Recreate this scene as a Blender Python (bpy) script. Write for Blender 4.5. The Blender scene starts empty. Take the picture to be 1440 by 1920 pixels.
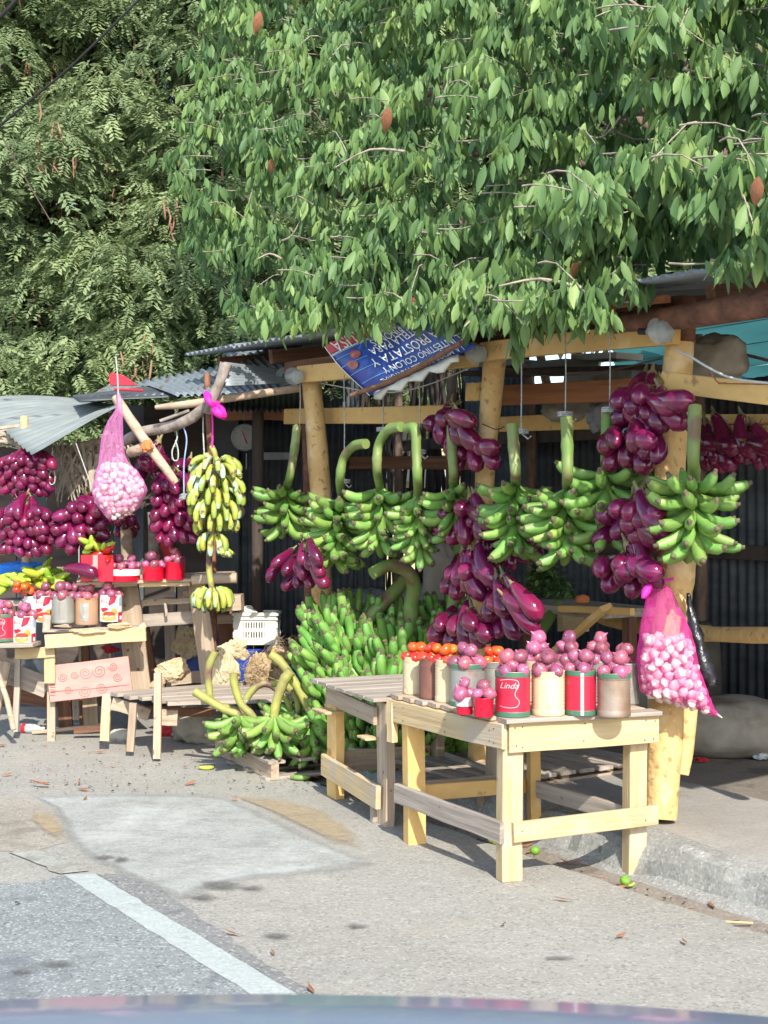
import bpy, bmesh, math, random
import numpy as np
from mathutils import Vector, Matrix, Quaternion, noise as mnoise
random.seed(7); RNG = np.random.default_rng(7)
scene = bpy.context.scene
COL = scene.collection
PI = math.pi
EYE = 1.41; F = 2500.0; HOR = 975.0          # eye height (m), focal length and horizon in photo pixels

# ------------------------------------------------------------------ camera
cd = bpy.data.cameras.new('camera'); cam = bpy.data.objects.new('camera', cd); COL.objects.link(cam)
cam.location = (0, 0, EYE); cam.rotation_euler = (PI/2, 0, 0)
cd.sensor_fit = 'HORIZONTAL'; cd.sensor_width = 36; cd.lens = 36*F/1440
cd.shift_y = (HOR-960)/1440; cd.clip_start = 0.05; cd.clip_end = 500
cd.dof.use_dof = True; cd.dof.focus_distance = 6.6; cd.dof.aperture_fstop = 14
scene.camera = cam
# ------------------------------------------------------------------ world, sun, exposure
SUN_EL = math.radians(39)
sdir = Vector((0.24, -0.97, 0)).normalized()                     # horizontal direction towards the sun
w = bpy.data.worlds.new('World'); scene.world = w; w.use_nodes = True
nt = w.node_tree; nt.nodes.clear()
sky = nt.nodes.new('ShaderNodeTexSky'); sky.sky_type = 'NISHITA'; sky.sun_disc = False
sky.sun_elevation = SUN_EL; sky.sun_rotation = math.atan2(sdir.x, sdir.y)
bg = nt.nodes.new('ShaderNodeBackground'); bg.inputs[1].default_value = 0.15
wo = nt.nodes.new('ShaderNodeOutputWorld')
nt.links.new(sky.outputs[0], bg.inputs[0]); nt.links.new(bg.outputs[0], wo.inputs[0])
sl = bpy.data.lights.new('sun', 'SUN'); sl.energy = 3.3; sl.angle = math.radians(0.53); sl.color = (1.0, 0.94, 0.84)
so = bpy.data.objects.new('sun', sl); COL.objects.link(so)
tosun = Vector((sdir.x*math.cos(SUN_EL), sdir.y*math.cos(SUN_EL), math.sin(SUN_EL)))
so.rotation_euler = (-tosun).to_track_quat('-Z', 'Y').to_euler(); so.location = (4, -6, 8)
vs = scene.view_settings; vs.view_transform = 'Standard'; vs.look = 'None'; vs.gamma = 1; vs.use_curve_mapping = False
vs.exposure = 1.15

# ------------------------------------------------------------------ placing helpers
U = Vector((-0.544, 0.839, 0)); N = Vector((0.839, 0.544, 0))      # along the kerb (away), across it (to the back)
O = Vector((1.20, 5.77, 0))                                        # foot of the right stall post
KE = Vector((0.66, 5.51, 0))                                       # a point of the apron edge
def P(px, py, Y): return Vector(((px-720)/F*Y, Y, EYE-(py-HOR)/F*Y))
def G(px, py, z=0.0):
    Y = F*(EYE-z)/(py-HOR); return P(px, py, Y)
def S(px, py, b=0.0):                                              # point of the upright plane b behind the post line
    t = (px-720)/F
    a = (t*(O.y+b*N.y)-(O.x+b*N.x))/(U.x-t*U.y)
    return P(px, py, O.y+a*U.y+b*N.y)
def SA(a, b, z): q = O+U*a+N*b; return Vector((q.x, q.y, z))
def R_(a, b): return random.uniform(a, b)

# ------------------------------------------------------------------ tagging
def tag(o, label=None, cat=None, group=None, kind=None):
    if label: o['label'] = label
    if cat: o['category'] = cat
    if group: o['group'] = group
    if kind: o['kind'] = kind
    return o
def thing(name, loc, label, cat, group=None):
    o = bpy.data.objects.new(name, None); COL.objects.link(o); o.location = loc
    o.empty_display_size = .05
    return tag(o, label, cat, group)
def setpar(o, parent, wl):
    if parent is not None:
        o.parent = parent
        off = Vector(wl); p = parent
        while p is not None:
            off = off-Vector(p.location); p = p.parent
        o.location = off
    else: o.location = wl

# ------------------------------------------------------------------ mesh builder
class MB:
    def __init__(s): s.v = []; s.f = []; s.m = []; s.sm = []
    def add(s, vs_, fs, mi=0, smooth=False):
        k = len(s.v); s.v += [tuple(v) for v in vs_]
        for f in fs: s.f.append(tuple(i+k for i in f)); s.m.append(mi); s.sm.append(smooth)
    def box(s, c, d, mi=0, rot=None):
        c = Vector(c); M = rot or Matrix.Identity(3)
        vs_ = [c+M@Vector((x*d[0]/2, y*d[1]/2, z*d[2]/2)) for x in (-1,1) for y in (-1,1) for z in (-1,1)]
        s.add(vs_, [(0,1,3,2),(4,6,7,5),(0,4,5,1),(2,3,7,6),(0,2,6,4),(1,5,7,3)], mi)
    def tube(s, pts, rad, n=8, mi=0, smooth=True, cap=True, wob=0.0):
        pts = [Vector(p) for p in pts]; m = len(pts)
        if not hasattr(rad, '__len__'): rad = [rad]*m
        vs_ = []; ref = None
        for i, p in enumerate(pts):
            d = (pts[min(i+1, m-1)]-pts[max(i-1, 0)])
            if d.length < 1e-9: d = Vector((0,0,1))
            d.normalize()
            if ref is None:
                ref = d.cross(Vector((0,1,0)) if abs(d.y) < .9 else Vector((1,0,0))).normalized()
            ref = (ref-d*ref.dot(d)).normalized(); b = d.cross(ref)
            for k in range(n):
                a = 2*PI*k/n; r = rad[i]*(1+(R_(-wob, wob) if wob else 0))
                vs_.append(p+(ref*math.cos(a)+b*math.sin(a))*r)
        fs = [(i*n+k, i*n+(k+1) % n, (i+1)*n+(k+1) % n, (i+1)*n+k) for i in range(m-1) for k in range(n)]
        s.add(vs_, fs, mi, smooth)
        if cap:
            s.add(vs_[:n], [tuple(range(n-1, -1, -1))], mi); s.add(vs_[-n:], [tuple(range(n))], mi)
    def lathe(s, prof, n=16, mi=0, c=(0,0,0), smooth=True, cap=True):
        c = Vector(c); vs_ = [c+Vector((r*math.cos(2*PI*k/n), r*math.sin(2*PI*k/n), z)) for r, z in prof for k in range(n)]
        m = len(prof)
        s.add(vs_, [(i*n+k, i*n+(k+1) % n, (i+1)*n+(k+1) % n, (i+1)*n+k) for i in range(m-1) for k in range(n)], mi, smooth)
        if cap:
            s.add(vs_[:n], [tuple(range(n-1, -1, -1))], mi); s.add(vs_[-n:], [tuple(range(n))], mi)
    def mesh(s, name, mats, org=(0,0,0)):
        me = bpy.data.meshes.new(name); o = Vector(org)
        me.from_pydata([Vector(v)-o for v in s.v], [], s.f)
        for m in (mats if isinstance(mats, (list, tuple)) else [mats]): me.materials.append(m)
        me.polygons.foreach_set('material_index', s.m); me.polygons.foreach_set('use_smooth', s.sm)
        me.update(); return me
    def build(s, name, mats, parent=None, org=None):
        if org is None:
            org = wloc(parent) if parent is not None else Vector((0,0,0))
        o = bpy.data.objects.new(name, s.mesh(name, mats, org)); COL.objects.link(o)
        setpar(o, parent, org); return o
def wloc(o):
    p = Vector((0,0,0))
    while o is not None: p = p+Vector(o.location); o = o.parent
    return p
def inst(name, me, loc, rot, parent=None, sc=1.0):
    """rot: 3x3 matrix or None; loc in world (parents unrotated)"""
    o = bpy.data.objects.new(name, me); COL.objects.link(o)
    setpar(o, parent, loc)
    if rot is not None: o.rotation_euler = rot.to_euler()
    o.scale = sc if hasattr(sc, '__len__') else (sc, sc, sc)
    return o
def frame(d, up=(0,0,1)):
    z = Vector(d).normalized(); x = Vector(up)-z*Vector(up).dot(z)
    if x.length < 1e-4: x = Vector((1,0,0))-z*z.x
    x.normalize(); y = z.cross(x)
    return Matrix((x, y, z)).transposed()
def ontop(o, label, cat, group=None): return tag(o, label, cat, group)

# ------------------------------------------------------------------ materials
def mat(name, col, rough=.7, col2=None, scale=(6,6,6), detail=5, bump=.0, bscale=None, rnd=.0, met=0, spots=None,
        coat=0, nz=(.35,.65), trans=0, coord='Object', spec=.5, hue=0.0):
    m = bpy.data.materials.new(name); m.use_nodes = True; t = m.node_tree; L = t.links; n = t.nodes
    b = n['Principled BSDF']; b.inputs['Roughness'].default_value = rough; b.inputs['Metallic'].default_value = met
    b.inputs['Specular IOR Level'].default_value = spec
    if coat: b.inputs['Coat Weight'].default_value = coat; b.inputs['Coat Roughness'].default_value = .08
    tc = n.new('ShaderNodeTexCoord'); oi = n.new('ShaderNodeObjectInfo')
    mp = n.new('ShaderNodeMapping'); L.new(tc.outputs[coord], mp.inputs[0]); mp.inputs['Scale'].default_value = scale
    off = n.new('ShaderNodeVectorMath'); off.operation = 'SCALE'; off.inputs[0].default_value = (37, 91, 53)
    L.new(oi.outputs['Random'], off.inputs['Scale']); L.new(off.outputs[0], mp.inputs['Location'])
    nz_ = n.new('ShaderNodeTexNoise'); nz_.inputs['Scale'].default_value = 1; nz_.inputs['Detail'].default_value = detail
    nz_.inputs['Roughness'].default_value = .62; L.new(mp.outputs[0], nz_.inputs['Vector'])
    rp = n.new('ShaderNodeValToRGB'); rp.color_ramp.elements[0].position = nz[0]; rp.color_ramp.elements[1].position = nz[1]
    c2 = col2 or tuple(c*.72 for c in col)
    rp.color_ramp.elements[0].color = (*c2, 1); rp.color_ramp.elements[1].color = (*col, 1)
    L.new(nz_.outputs[0], rp.inputs[0]); out = rp.outputs[0]
    if spots:                                                       # (colour, scale, threshold, softness)
        for (sc, ss, th, sf) in (spots if isinstance(spots, list) else [spots]):
            n2 = n.new('ShaderNodeTexNoise'); n2.inputs['Scale'].default_value = ss; n2.inputs['Detail'].default_value = 4
            av = n.new('ShaderNodeVectorMath'); av.operation = 'ADD'; L.new(tc.outputs[coord], av.inputs[0]); L.new(off.outputs[0], av.inputs[1])
            L.new(av.outputs[0], n2.inputs['Vector'])
            mr = n.new('ShaderNodeMapRange'); mr.inputs[1].default_value = th; mr.inputs[2].default_value = th+sf; L.new(n2.outputs[0], mr.inputs[0])
            mx = n.new('ShaderNodeMix'); mx.data_type = 'RGBA'; L.new(mr.outputs[0], mx.inputs[0]); L.new(out, mx.inputs[6])
            mx.inputs[7].default_value = (*sc, 1); out = mx.outputs[2]
    if rnd or hue:
        hs = n.new('ShaderNodeHueSaturation'); mr = n.new('ShaderNodeMapRange')
        mr.inputs[3].default_value = 1-rnd; mr.inputs[4].default_value = 1+rnd
        L.new(oi.outputs['Random'], mr.inputs[0]); L.new(mr.outputs[0], hs.inputs['Value'])
        if hue:
            mh = n.new('ShaderNodeMath'); mh.operation = 'MULTIPLY'; mh.inputs[1].default_value = 7.13
            fr = n.new('ShaderNodeMath'); fr.operation = 'FRACT'; L.new(oi.outputs['Random'], mh.inputs[0]); L.new(mh.outputs[0], fr.inputs[0])
            m2 = n.new('ShaderNodeMapRange'); m2.inputs[3].default_value = .5-hue; m2.inputs[4].default_value = .5+hue
            L.new(fr.outputs[0], m2.inputs[0]); L.new(m2.outputs[0], hs.inputs['Hue'])
        L.new(out, hs.inputs['Color']); out = hs.outputs[0]
    L.new(out, b.inputs['Base Color'])
    if bump:
        bm_ = n.new('ShaderNodeBump'); bm_.inputs['Strength'].default_value = min(1, bump*6); bm_.inputs['Distance'].default_value = bump*.02
        if bscale:
            n3 = n.new('ShaderNodeTexNoise'); n3.inputs['Scale'].default_value = bscale; n3.inputs['Detail'].default_value = 6
            L.new(tc.outputs[coord], n3.inputs['Vector']); L.new(n3.outputs[0], bm_.inputs['Height'])
        else: L.new(nz_.outputs[0], bm_.inputs['Height'])
        L.new(bm_.outputs[0], b.inputs['Normal'])
    if trans:
        tr = n.new('ShaderNodeBsdfTranslucent'); L.new(out, tr.inputs[0]); ms = n.new('ShaderNodeMixShader'); ms.inputs[0].default_value = trans
        L.new(b.outputs[0], ms.inputs[1]); L.new(tr.outputs[0], ms.inputs[2]); L.new(ms.outputs[0], n['Material Output'].inputs[0])
    return m
GR = (1.6, 34, 34)                                                 # grain runs along a plank's own x
M = {}
M['cream'] = mat('cream_lumber', (.60,.455,.245), .8, (.43,.31,.165), GR, bump=.3, rnd=.07, spots=[((.30,.20,.12), 14, .69, .06), ((.46,.38,.28), 4, .55, .14)])
M['yellow'] = mat('yellow_paint', (.72,.47,.17), .7, (.63,.38,.13), (5,9,9), bump=.3, rnd=.05, spots=[((.36,.20,.08), 16, .64, .10), ((.74,.52,.24), 5, .60, .10)])
M['yellowpost'] = mat('yellow_painted_trunk', (.70,.475,.205), .8, (.56,.35,.135), (9,9,5), bump=.6, bscale=22, rnd=.04,
                      spots=[((.34,.20,.09), 24, .60, .10), ((.74,.55,.30), 7, .58, .10)])
M['grey'] = mat('weathered_grey_wood', (.42,.36,.30), .9, (.25,.21,.17), GR, bump=.35, rnd=.14, spots=((.14,.11,.09), 18, .66, .08))
M['tan'] = mat('old_tan_wood', (.46,.36,.26), .9, (.31,.23,.16), GR, bump=.35, rnd=.12, spots=((.16,.10,.07), 22, .66, .06))
M['brown'] = mat('brown_wood', (.21,.10,.055), .85, (.11,.05,.03), GR, bump=.3, rnd=.12)
M['orangewood'] = mat('orange_brown_wood', (.38,.15,.06), .8, (.24,.09,.04), GR, bump=.2, rnd=.1)
M['bark'] = mat('bark', (.22,.16,.12), .95, (.10,.065,.045), (12,12,5), bump=.8, rnd=.1)
M['redbark'] = mat('reddish_bark', (.27,.12,.07), .9, (.10,.045,.03), (10,10,10), bump=.8, rnd=.1)
M['greybark'] = mat('grey_bark', (.36,.31,.27), .9, (.17,.14,.12), (14,14,8), bump=.7, rnd=.1)
M['twig'] = mat('pale_twig', (.38,.33,.26), .9, (.2,.16,.13), (20,20,20), bump=.4)
M['rope'] = mat('twine', (.52,.52,.50), .9, (.3,.3,.3), (80,80,80), bump=.3)
M['bluerope'] = mat('blue_twine', (.16,.28,.60), .8, (.35,.42,.55), (40,40,9))
M['wire'] = mat('wire', (.07,.06,.06), .6, (.14,.07,.04), (30,30,30))
M['whitewire'] = mat('white_wire', (.6,.6,.58), .5)
M['tin'] = mat('corrugated_tin', (.30,.34,.36), .5, (.22,.25,.27), (2,7,7), met=.35, bump=.1, spots=((.20,.11,.07), 3.5, .60, .09))
M['tinlight'] = mat('sun_bleached_tin', (.25,.28,.265), .65, (.18,.205,.20), (1.5,9,6), met=.2, bump=.1, spots=((.45,.30,.20), 4, .70, .05))
M['darktin'] = mat('shaded_tin', (.085,.095,.105), .6, (.04,.047,.054), (2,2,7), met=.3, bump=.15, rnd=.3, spots=((.09,.10,.11), 6, .58, .12))  # tin darkened in its colour to carry the shade under the roofs
M['darkwood'] = mat('dark_shed_wood', (.085,.062,.05), .9, (.035,.027,.023), (8,8,2), bump=.3, rnd=.35)  # wall wood coloured very dark, the shed's inner shade put into it
M['darkbrown'] = mat('dark_floor', (.10,.085,.07), .95, (.05,.042,.035), (5,5,5), bump=.5)  # plain dark brown for crumbs and dark sacks
M['sack'] = mat('woven_grey_sack', (.24,.24,.25), .8, (.16,.16,.17), (10,10,10), bump=.5, bscale=9)
M['sack2'] = mat('dusty_beige_sack', (.34,.315,.26), .9, (.22,.195,.16), (4,4,4), bump=.6, bscale=7, spots=((.13,.09,.07), 3, .58, .14))
M['paper'] = mat('crumpled_kraft_paper', (.56,.42,.26), .85, (.40,.28,.16), (7,7,7), bump=.7, bscale=16)
M['palepaper'] = mat('pale_sack_cloth', (.55,.46,.30), .9, (.40,.32,.19), (6,6,6), bump=.7, bscale=12)
M['straw'] = mat('straw', (.52,.38,.22), .95, (.30,.20,.11), (30,30,30), bump=.8)
M['thatch'] = mat('dry_palm_thatch', (.46,.40,.31), .9, (.26,.21,.16), (20,20,20), rnd=.15)
M['crate'] = mat('white_plastic', (.68,.68,.62), .45, (.54,.53,.47), (9,9,9))
M['bluecrate'] = mat('blue_plastic', (.02,.08,.42), .4, (.015,.05,.28), (9,9,9))
M['bluebag'] = mat('blue_plastic_bag', (.02,.22,.75), .3, (.02,.15,.55), (9,9,9), bump=.5, bscale=14)
M['plantain'] = mat('green_plantain_skin', (.22,.385,.085), .45, (.13,.26,.055), (16,16,7), rnd=.16, hue=.018, bump=.1,
                    spots=[((.34,.50,.10), 9, .62, .10), ((.10,.07,.03), 42, .70, .05)])
M['ripe'] = mat('ripening_banana_skin', (.42,.43,.06), .5, (.24,.34,.06), (10,10,4), rnd=.12, hue=.02,
                spots=[((.38,.55,.40), 9, .53, .08), ((.13,.09,.04), 22, .58, .08)])
M['heapskin'] = mat('fresh_green_plantain_skin', (.20,.39,.085), .45, (.13,.29,.055), (16,16,7), rnd=.14, hue=.015,
                    spots=((.24,.50,.09), 9, .60, .10))
M['ptip'] = mat('dry_fruit_tip', (.14,.13,.06), .9, (.075,.06,.035), (30,30,30))
M['stem'] = mat('green_stalk', (.13,.25,.05), .55, (.17,.20,.06), (9,9,9), bump=.2, spots=[((.17,.11,.06), 7, .56, .10), ((.27,.33,.12), 4, .56, .1)])
M['stem2'] = mat('yellow_brown_stalk', (.34,.36,.08), .6, (.22,.18,.07), (7,7,7), bump=.2, spots=((.13,.06,.06), 6, .56, .10))
M['eggplant'] = mat('purple_eggplant_skin', (.185,.009,.060), .15, (.095,.005,.036), (7,7,3), rnd=.22, hue=.012, coat=.35, spots=((.34,.13,.14), 8, .70, .05))
M['calyx'] = mat('dry_calyx', (.26,.24,.10), .85, (.20,.14,.08), (30,30,30))
M['onion'] = mat('pink_onion_skin', (.38,.095,.155), .34, (.17,.028,.07), (60,60,5), rnd=.32, hue=.026, coat=.25, nz=(.42,.58), spots=[((.56,.34,.28), 26, .60, .10), ((.62,.30,.40), 11, .58, .12)])
M['onionleaf'] = mat('dry_onion_tip', (.42,.28,.18), .9)
M['tomato'] = mat('tomato_skin', (.62,.045,.015), .2, (.62,.14,.02), (12,12,12), rnd=.12, hue=.022, coat=.3)
M['garlic'] = mat('garlic_skin', (.78,.62,.58), .6, (.66,.45,.45), (40,40,6), rnd=.06)
M['pepper'] = mat('green_pepper_skin', (.38,.52,.05), .3, (.28,.42,.04), (12,12,12), rnd=.15, hue=.03, coat=.2)
M['redpepper'] = mat('red_pepper_skin', (.62,.02,.012), .2, (.5,.015,.01), (12,12,12), rnd=.1, coat=.3)
M['lime'] = mat('lime_skin', (.16,.38,.03), .4)
M['redcan'] = mat('red_label', (.50,.015,.045), .4, (.42,.012,.04), (12,12,12), spots=((.30,.08,.08), 14, .66, .08))
M['redplastic'] = mat('red_plastic', (.62,.008,.035), .3, (.52,.006,.03), (8,8,8))
M['pinkbox'] = mat('clear_pink_plastic', (.70,.20,.30), .3)
M['greenband'] = mat('green_enamel', (.035,.16,.09), .45, (.06,.14,.09), (18,18,18), spots=((.20,.15,.11), 30, .62, .08))
M['white'] = mat('white_print', (.72,.72,.68), .5, (.68,.67,.63), (10,10,10))
M['pinkwhite'] = mat('worn_white_lettering', (.62,.46,.47), .6, (.56,.36,.38), (30,30,30))
M['creamcan'] = mat('cream_enamel', (.66,.53,.33), .5, (.57,.44,.26), (8,8,8), spots=((.36,.24,.14), 20, .66, .07))
M['rustcan'] = mat('rusty_tin', (.38,.31,.26), .5, (.26,.17,.11), (6,6,6), met=.4, spots=((.10,.07,.06), 6, .62, .10))
M['greycan'] = mat('dull_grey_tin', (.36,.36,.33), .45, (.28,.27,.24), (7,7,7), met=.4, spots=((.34,.14,.12), 9, .64, .10))
M['browncan'] = mat('brown_label', (.20,.085,.06), .6, (.15,.06,.045), (12,12,12))
M['orangecan'] = mat('orange_rust_tin', (.42,.24,.12), .65, (.33,.20,.13), (7,7,7), spots=((.34,.33,.24), 7, .58, .05))
M['bun'] = mat('bun_print', (.75,.32,.08), .5); M['patty'] = mat('filling_print', (.60,.05,.02), .5)
M['lettuce'] = mat('lettuce_print', (.20,.42,.06), .5); M['bluegrey'] = mat('faint_blue_print', (.35,.42,.55), .5)
M['blackplastic'] = mat('black_plastic_bag', (.012,.012,.014), .22, (.02,.02,.024), (6,6,6), bump=.9, bscale=14)
M['pinkboard'] = mat('pink_painted_board', (.62,.30,.26), .8, (.56,.24,.21), (3,20,20), bump=.15, spots=((.45,.20,.13), 7, .66, .08))
M['grooveshade'] = mat('groove_shade', (.34,.16,.14), .9)  # the board's pink darkened, as shade inside the carving
M['blueprint'] = mat('blue_banner_print', (.012,.055,.32), .45, (.01,.035,.22), (3,3,3))
M['lightblue'] = mat('pale_blue_streak', (.12,.35,.70), .45)
M['redprint'] = mat('red_banner_print', (.60,.02,.03), .45)
M['kidney'] = mat('kidney_print', (.42,.12,.08), .5, (.25,.05,.05), (20,20,20))
M['bannerback'] = mat('banner_back', (.62,.60,.52), .8, (.45,.42,.34), (8,8,8), bump=.4)
M['turq'] = mat('turquoise_painted_boards', (.055,.25,.27), .8, (.04,.19,.21), (1.5,1.5,9), bump=.2)
M['yellowwall'] = mat('pale_yellow_render', (.70,.66,.38), .9, (.62,.58,.34), (3,3,3))
M['scale'] = mat('scale_face', (.22,.22,.21), .4, (.16,.16,.15), (12,12,12)); M['scalerim'] = mat('scale_rim', (.20,.20,.20), .35, met=.8)
M['greens'] = mat('leafy_greens', (.12,.26,.10), .5, (.06,.15,.05), (25,25,25), rnd=.2, bump=.5, trans=.15)
M['orange'] = mat('orange_rag', (.62,.20,.06), .8); M['redcloth'] = mat('red_cloth', (.50,.02,.03), .8, (.35,.015,.02), (9,9,9))
M['brownleaf'] = mat('dry_leaf', (.35,.15,.07), .8, (.22,.09,.05), (20,20,20), rnd=.2)
M['stone'] = mat('pale_stone', (.42,.40,.34), .95, (.32,.30,.25), (12,12,12), bump=.6)
M['bottle'] = mat('bottle_plastic', (.45,.48,.48), .15, (.35,.40,.40), (9,9,9))
M['carpaint'] = mat('pale_blue_grey_car_paint', (.24,.29,.36), .42, (.21,.26,.33), (2,2,2), met=.2, coat=.6)
M['gasket'] = mat('black_rubber', (.02,.02,.02), .6)
def clear(name, col, alpha, rough=.5, weave=0, gloss=.0):
    m = bpy.data.materials.new(name); m.use_nodes = True; n = m.node_tree.nodes; L = m.node_tree.links
    b = n['Principled BSDF']; b.inputs['Base Color'].default_value = (*col, 1); b.inputs['Roughness'].default_value = rough
    tr = n.new('ShaderNodeBsdfTransparent'); ms = n.new('ShaderNodeMixShader'); tl = n.new('ShaderNodeBsdfTranslucent'); tl.inputs[0].default_value = (*col, 1)
    m1 = n.new('ShaderNodeMixShader'); m1.inputs[0].default_value = .35; L.new(b.outputs[0], m1.inputs[1]); L.new(tl.outputs[0], m1.inputs[2])
    L.new(tr.outputs[0], ms.inputs[1]); L.new(m1.outputs[0], ms.inputs[2])
    lw = n.new('ShaderNodeLayerWeight'); lw.inputs[0].default_value = .45
    mr = n.new('ShaderNodeMapRange'); mr.inputs[3].default_value = alpha; mr.inputs[4].default_value = min(1, alpha*2.6); L.new(lw.outputs['Facing'], mr.inputs[0])
    fac = mr.outputs[0]
    if weave:
        tc = n.new('ShaderNodeTexCoord'); mp = n.new('ShaderNodeMapping'); mp.inputs['Scale'].default_value = (weave, weave, weave*.25)
        nz = n.new('ShaderNodeTexNoise'); nz.inputs['Scale'].default_value = 1; nz.inputs['Detail'].default_value = 3; L.new(tc.outputs['Object'], mp.inputs[0]); L.new(mp.outputs[0], nz.inputs[0])
        m2 = n.new('ShaderNodeMapRange'); m2.inputs[1].default_value = .35; m2.inputs[2].default_value = .65; m2.inputs[3].default_value = .65; m2.inputs[4].default_value = 1.35
        L.new(nz.outputs[0], m2.inputs[0]); mu = n.new('ShaderNodeMath'); mu.operation = 'MULTIPLY'; L.new(fac, mu.inputs[0]); L.new(m2.outputs[0], mu.inputs[1]); fac = mu.outputs[0]
    L.new(fac, ms.inputs[0]); L.new(ms.outputs[0], n['Material Output'].inputs[0]); return m
M['netpink'] = clear('bright_pink_netting', (.78,.06,.36), .30, .6, 60)
M['netpale'] = clear('pale_pink_netting', (.80,.28,.60), .30, .6, 60)
M['ribbon'] = mat('bright_pink_net_ribbon', (.75,.02,.38), .6, (.6,.015,.30), (20,20,20), bump=.3)
M['glass'] = clear('clear_bulb_glass', (.65,.72,.72), .35, .1)

def leafmat(name, cols, rough=.52, trans=.28, use_attr=True):
    m = bpy.data.materials.new(name); m.use_nodes = True; n = m.node_tree.nodes; L = m.node_tree.links; b = n['Principled BSDF']
    b.inputs['Roughness'].default_value = rough; b.inputs['Specular IOR Level'].default_value = .35
    if use_attr: a = n.new('ShaderNodeAttribute'); a.attribute_name = 'tint'; src = a.outputs['Fac']
    else: a = n.new('ShaderNodeObjectInfo'); src = a.outputs['Random']
    rp = n.new('ShaderNodeValToRGB'); cr = rp.color_ramp
    while len(cr.elements) < len(cols): cr.elements.new(.5)
    for e, (p, c) in zip(cr.elements, cols): e.position = p; e.color = (*c, 1)
    L.new(src, rp.inputs[0]); L.new(rp.outputs[0], b.inputs['Base Color'])
    tr = n.new('ShaderNodeBsdfTranslucent'); L.new(rp.outputs[0], tr.inputs[0]); ms = n.new('ShaderNodeMixShader'); ms.inputs[0].default_value = trans
    L.new(b.outputs[0], ms.inputs[1]); L.new(tr.outputs[0], ms.inputs[2]); L.new(ms.outputs[0], n['Material Output'].inputs[0]); return m
BIG = [(0, (.075,.155,.058)), (.35, (.128,.230,.078)), (.75, (.195,.310,.100)), (.97, (.28,.39,.12)), (1.0, (.36,.36,.10))]
M['leafmass'] = leafmat('broad_leaf_mass', BIG); M['leafone'] = leafmat('broad_leaf', BIG, use_attr=False)
M['fine'] = leafmat('fine_leaf_mass', [(0, (.19,.26,.14)), (.5, (.28,.36,.18)), (.93, (.38,.46,.23)), (1.0, (.42,.40,.22))], .6, .42)  # greens paled and greyed in place of haze over the far trees
M['pods'] = mat('dry_seed_pods', (.34,.20,.12), .8, (.2,.11,.07), (9,9,9))

# ------------------------------------------------------------------ shared pieces
def plank(name, p0, p1, w_, t_, m, parent=None, up=(0,0,1), jit=.002, ch=.003, seg=4, label=None):
    p0 = Vector(p0); p1 = Vector(p1); d = p1-p0; Ln = d.length; x = d.normalized()
    z = Vector(up)-x*Vector(up).dot(x)
    if z.length < 1e-3: z = Vector((0,1,0))-x*x.y
    z.normalize(); y = z.cross(x); b = MB(); a, c = t_/2, w_/2; ch = min(ch, a*.5, c*.5)
    sec = [(-a+ch,-c),(a-ch,-c),(a,-c+ch),(a,c-ch),(a-ch,c),(-a+ch,c),(-a,c-ch),(-a,-c+ch)]
    vs_ = []
    for i in range(seg+1):
        jy, jz = R_(-jit, jit), R_(-jit, jit); e = R_(-jit, jit)*1.5
        for (yy, zz) in sec: vs_.append((Ln*(i/seg-.5)+(e if i in (0, seg) else 0), yy+jy, zz+jz+R_(-jit, jit)*.4))
    b.add(vs_, [(i*8+k, (i+1)*8+k, (i+1)*8+(k+1) % 8, i*8+(k+1) % 8) for i in range(seg) for k in range(8)])
    b.add(vs_[:8], [tuple(range(8))]); b.add(vs_[-8:], [tuple(range(7, -1, -1))])
    o = inst(name, b.mesh(name, m), (p0+p1)/2, Matrix((x, y, z)).transposed(), parent)
    if label: o['label'] = label
    return o
def path(pts, k=4):                                                # smooth a polyline
    pts = [Vector(p) for p in pts]; out = []
    for i in range(len(pts)-1):
        p0 = pts[max(i-1, 0)]; p1 = pts[i]; p2 = pts[i+1]; p3 = pts[min(i+2, len(pts)-1)]
        for j in range(k):
            t = j/k; out.append(.5*((2*p1)+(p2-p0)*t+(2*p0-5*p1+4*p2-p3)*t*t+(3*p1-p0-3*p2+p3)*t**3))
    out.append(pts[-1]); return out
def log(name, pts, rad, m, parent=None, n=10, wob=.05, k=4, label=None):
    q = path(pts, k); nr = len(pts)
    if not hasattr(rad, '__len__'): rad = [rad]*nr
    rr = [rad[min(int(i/k), nr-1)]*(1-(i/k) % 1)+rad[min(int(i/k)+1, nr-1)]*((i/k) % 1) for i in range(len(q))]
    b = MB(); b.tube(q, rr, n, wob=wob); o = b.build(name, m, parent)
    if label: o['label'] = label
    return o
def cord(name, pts, r, m, label, cat='string', group=None, k=5):
    o = thing_mesh(name, pts[0]); b = MB(); b.tube(path(pts, k), r, 5); b.v = [tuple(Vector(v)-Vector(pts[0])) for v in b.v]
    me = b.mesh(name, m); ob = bpy.data.objects.new(name, me); COL.objects.link(ob); ob.location = pts[0]
    return tag(ob, label, cat, group)
def thing_mesh(name, loc): return None
def solo(b, name, m, org, label, cat, group=None):                 # a one-mesh thing, verts given in world space
    o = bpy.data.objects.new(name, b.mesh(name, m, org)); COL.objects.link(o); o.location = org
    return tag(o, label, cat, group)
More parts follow.
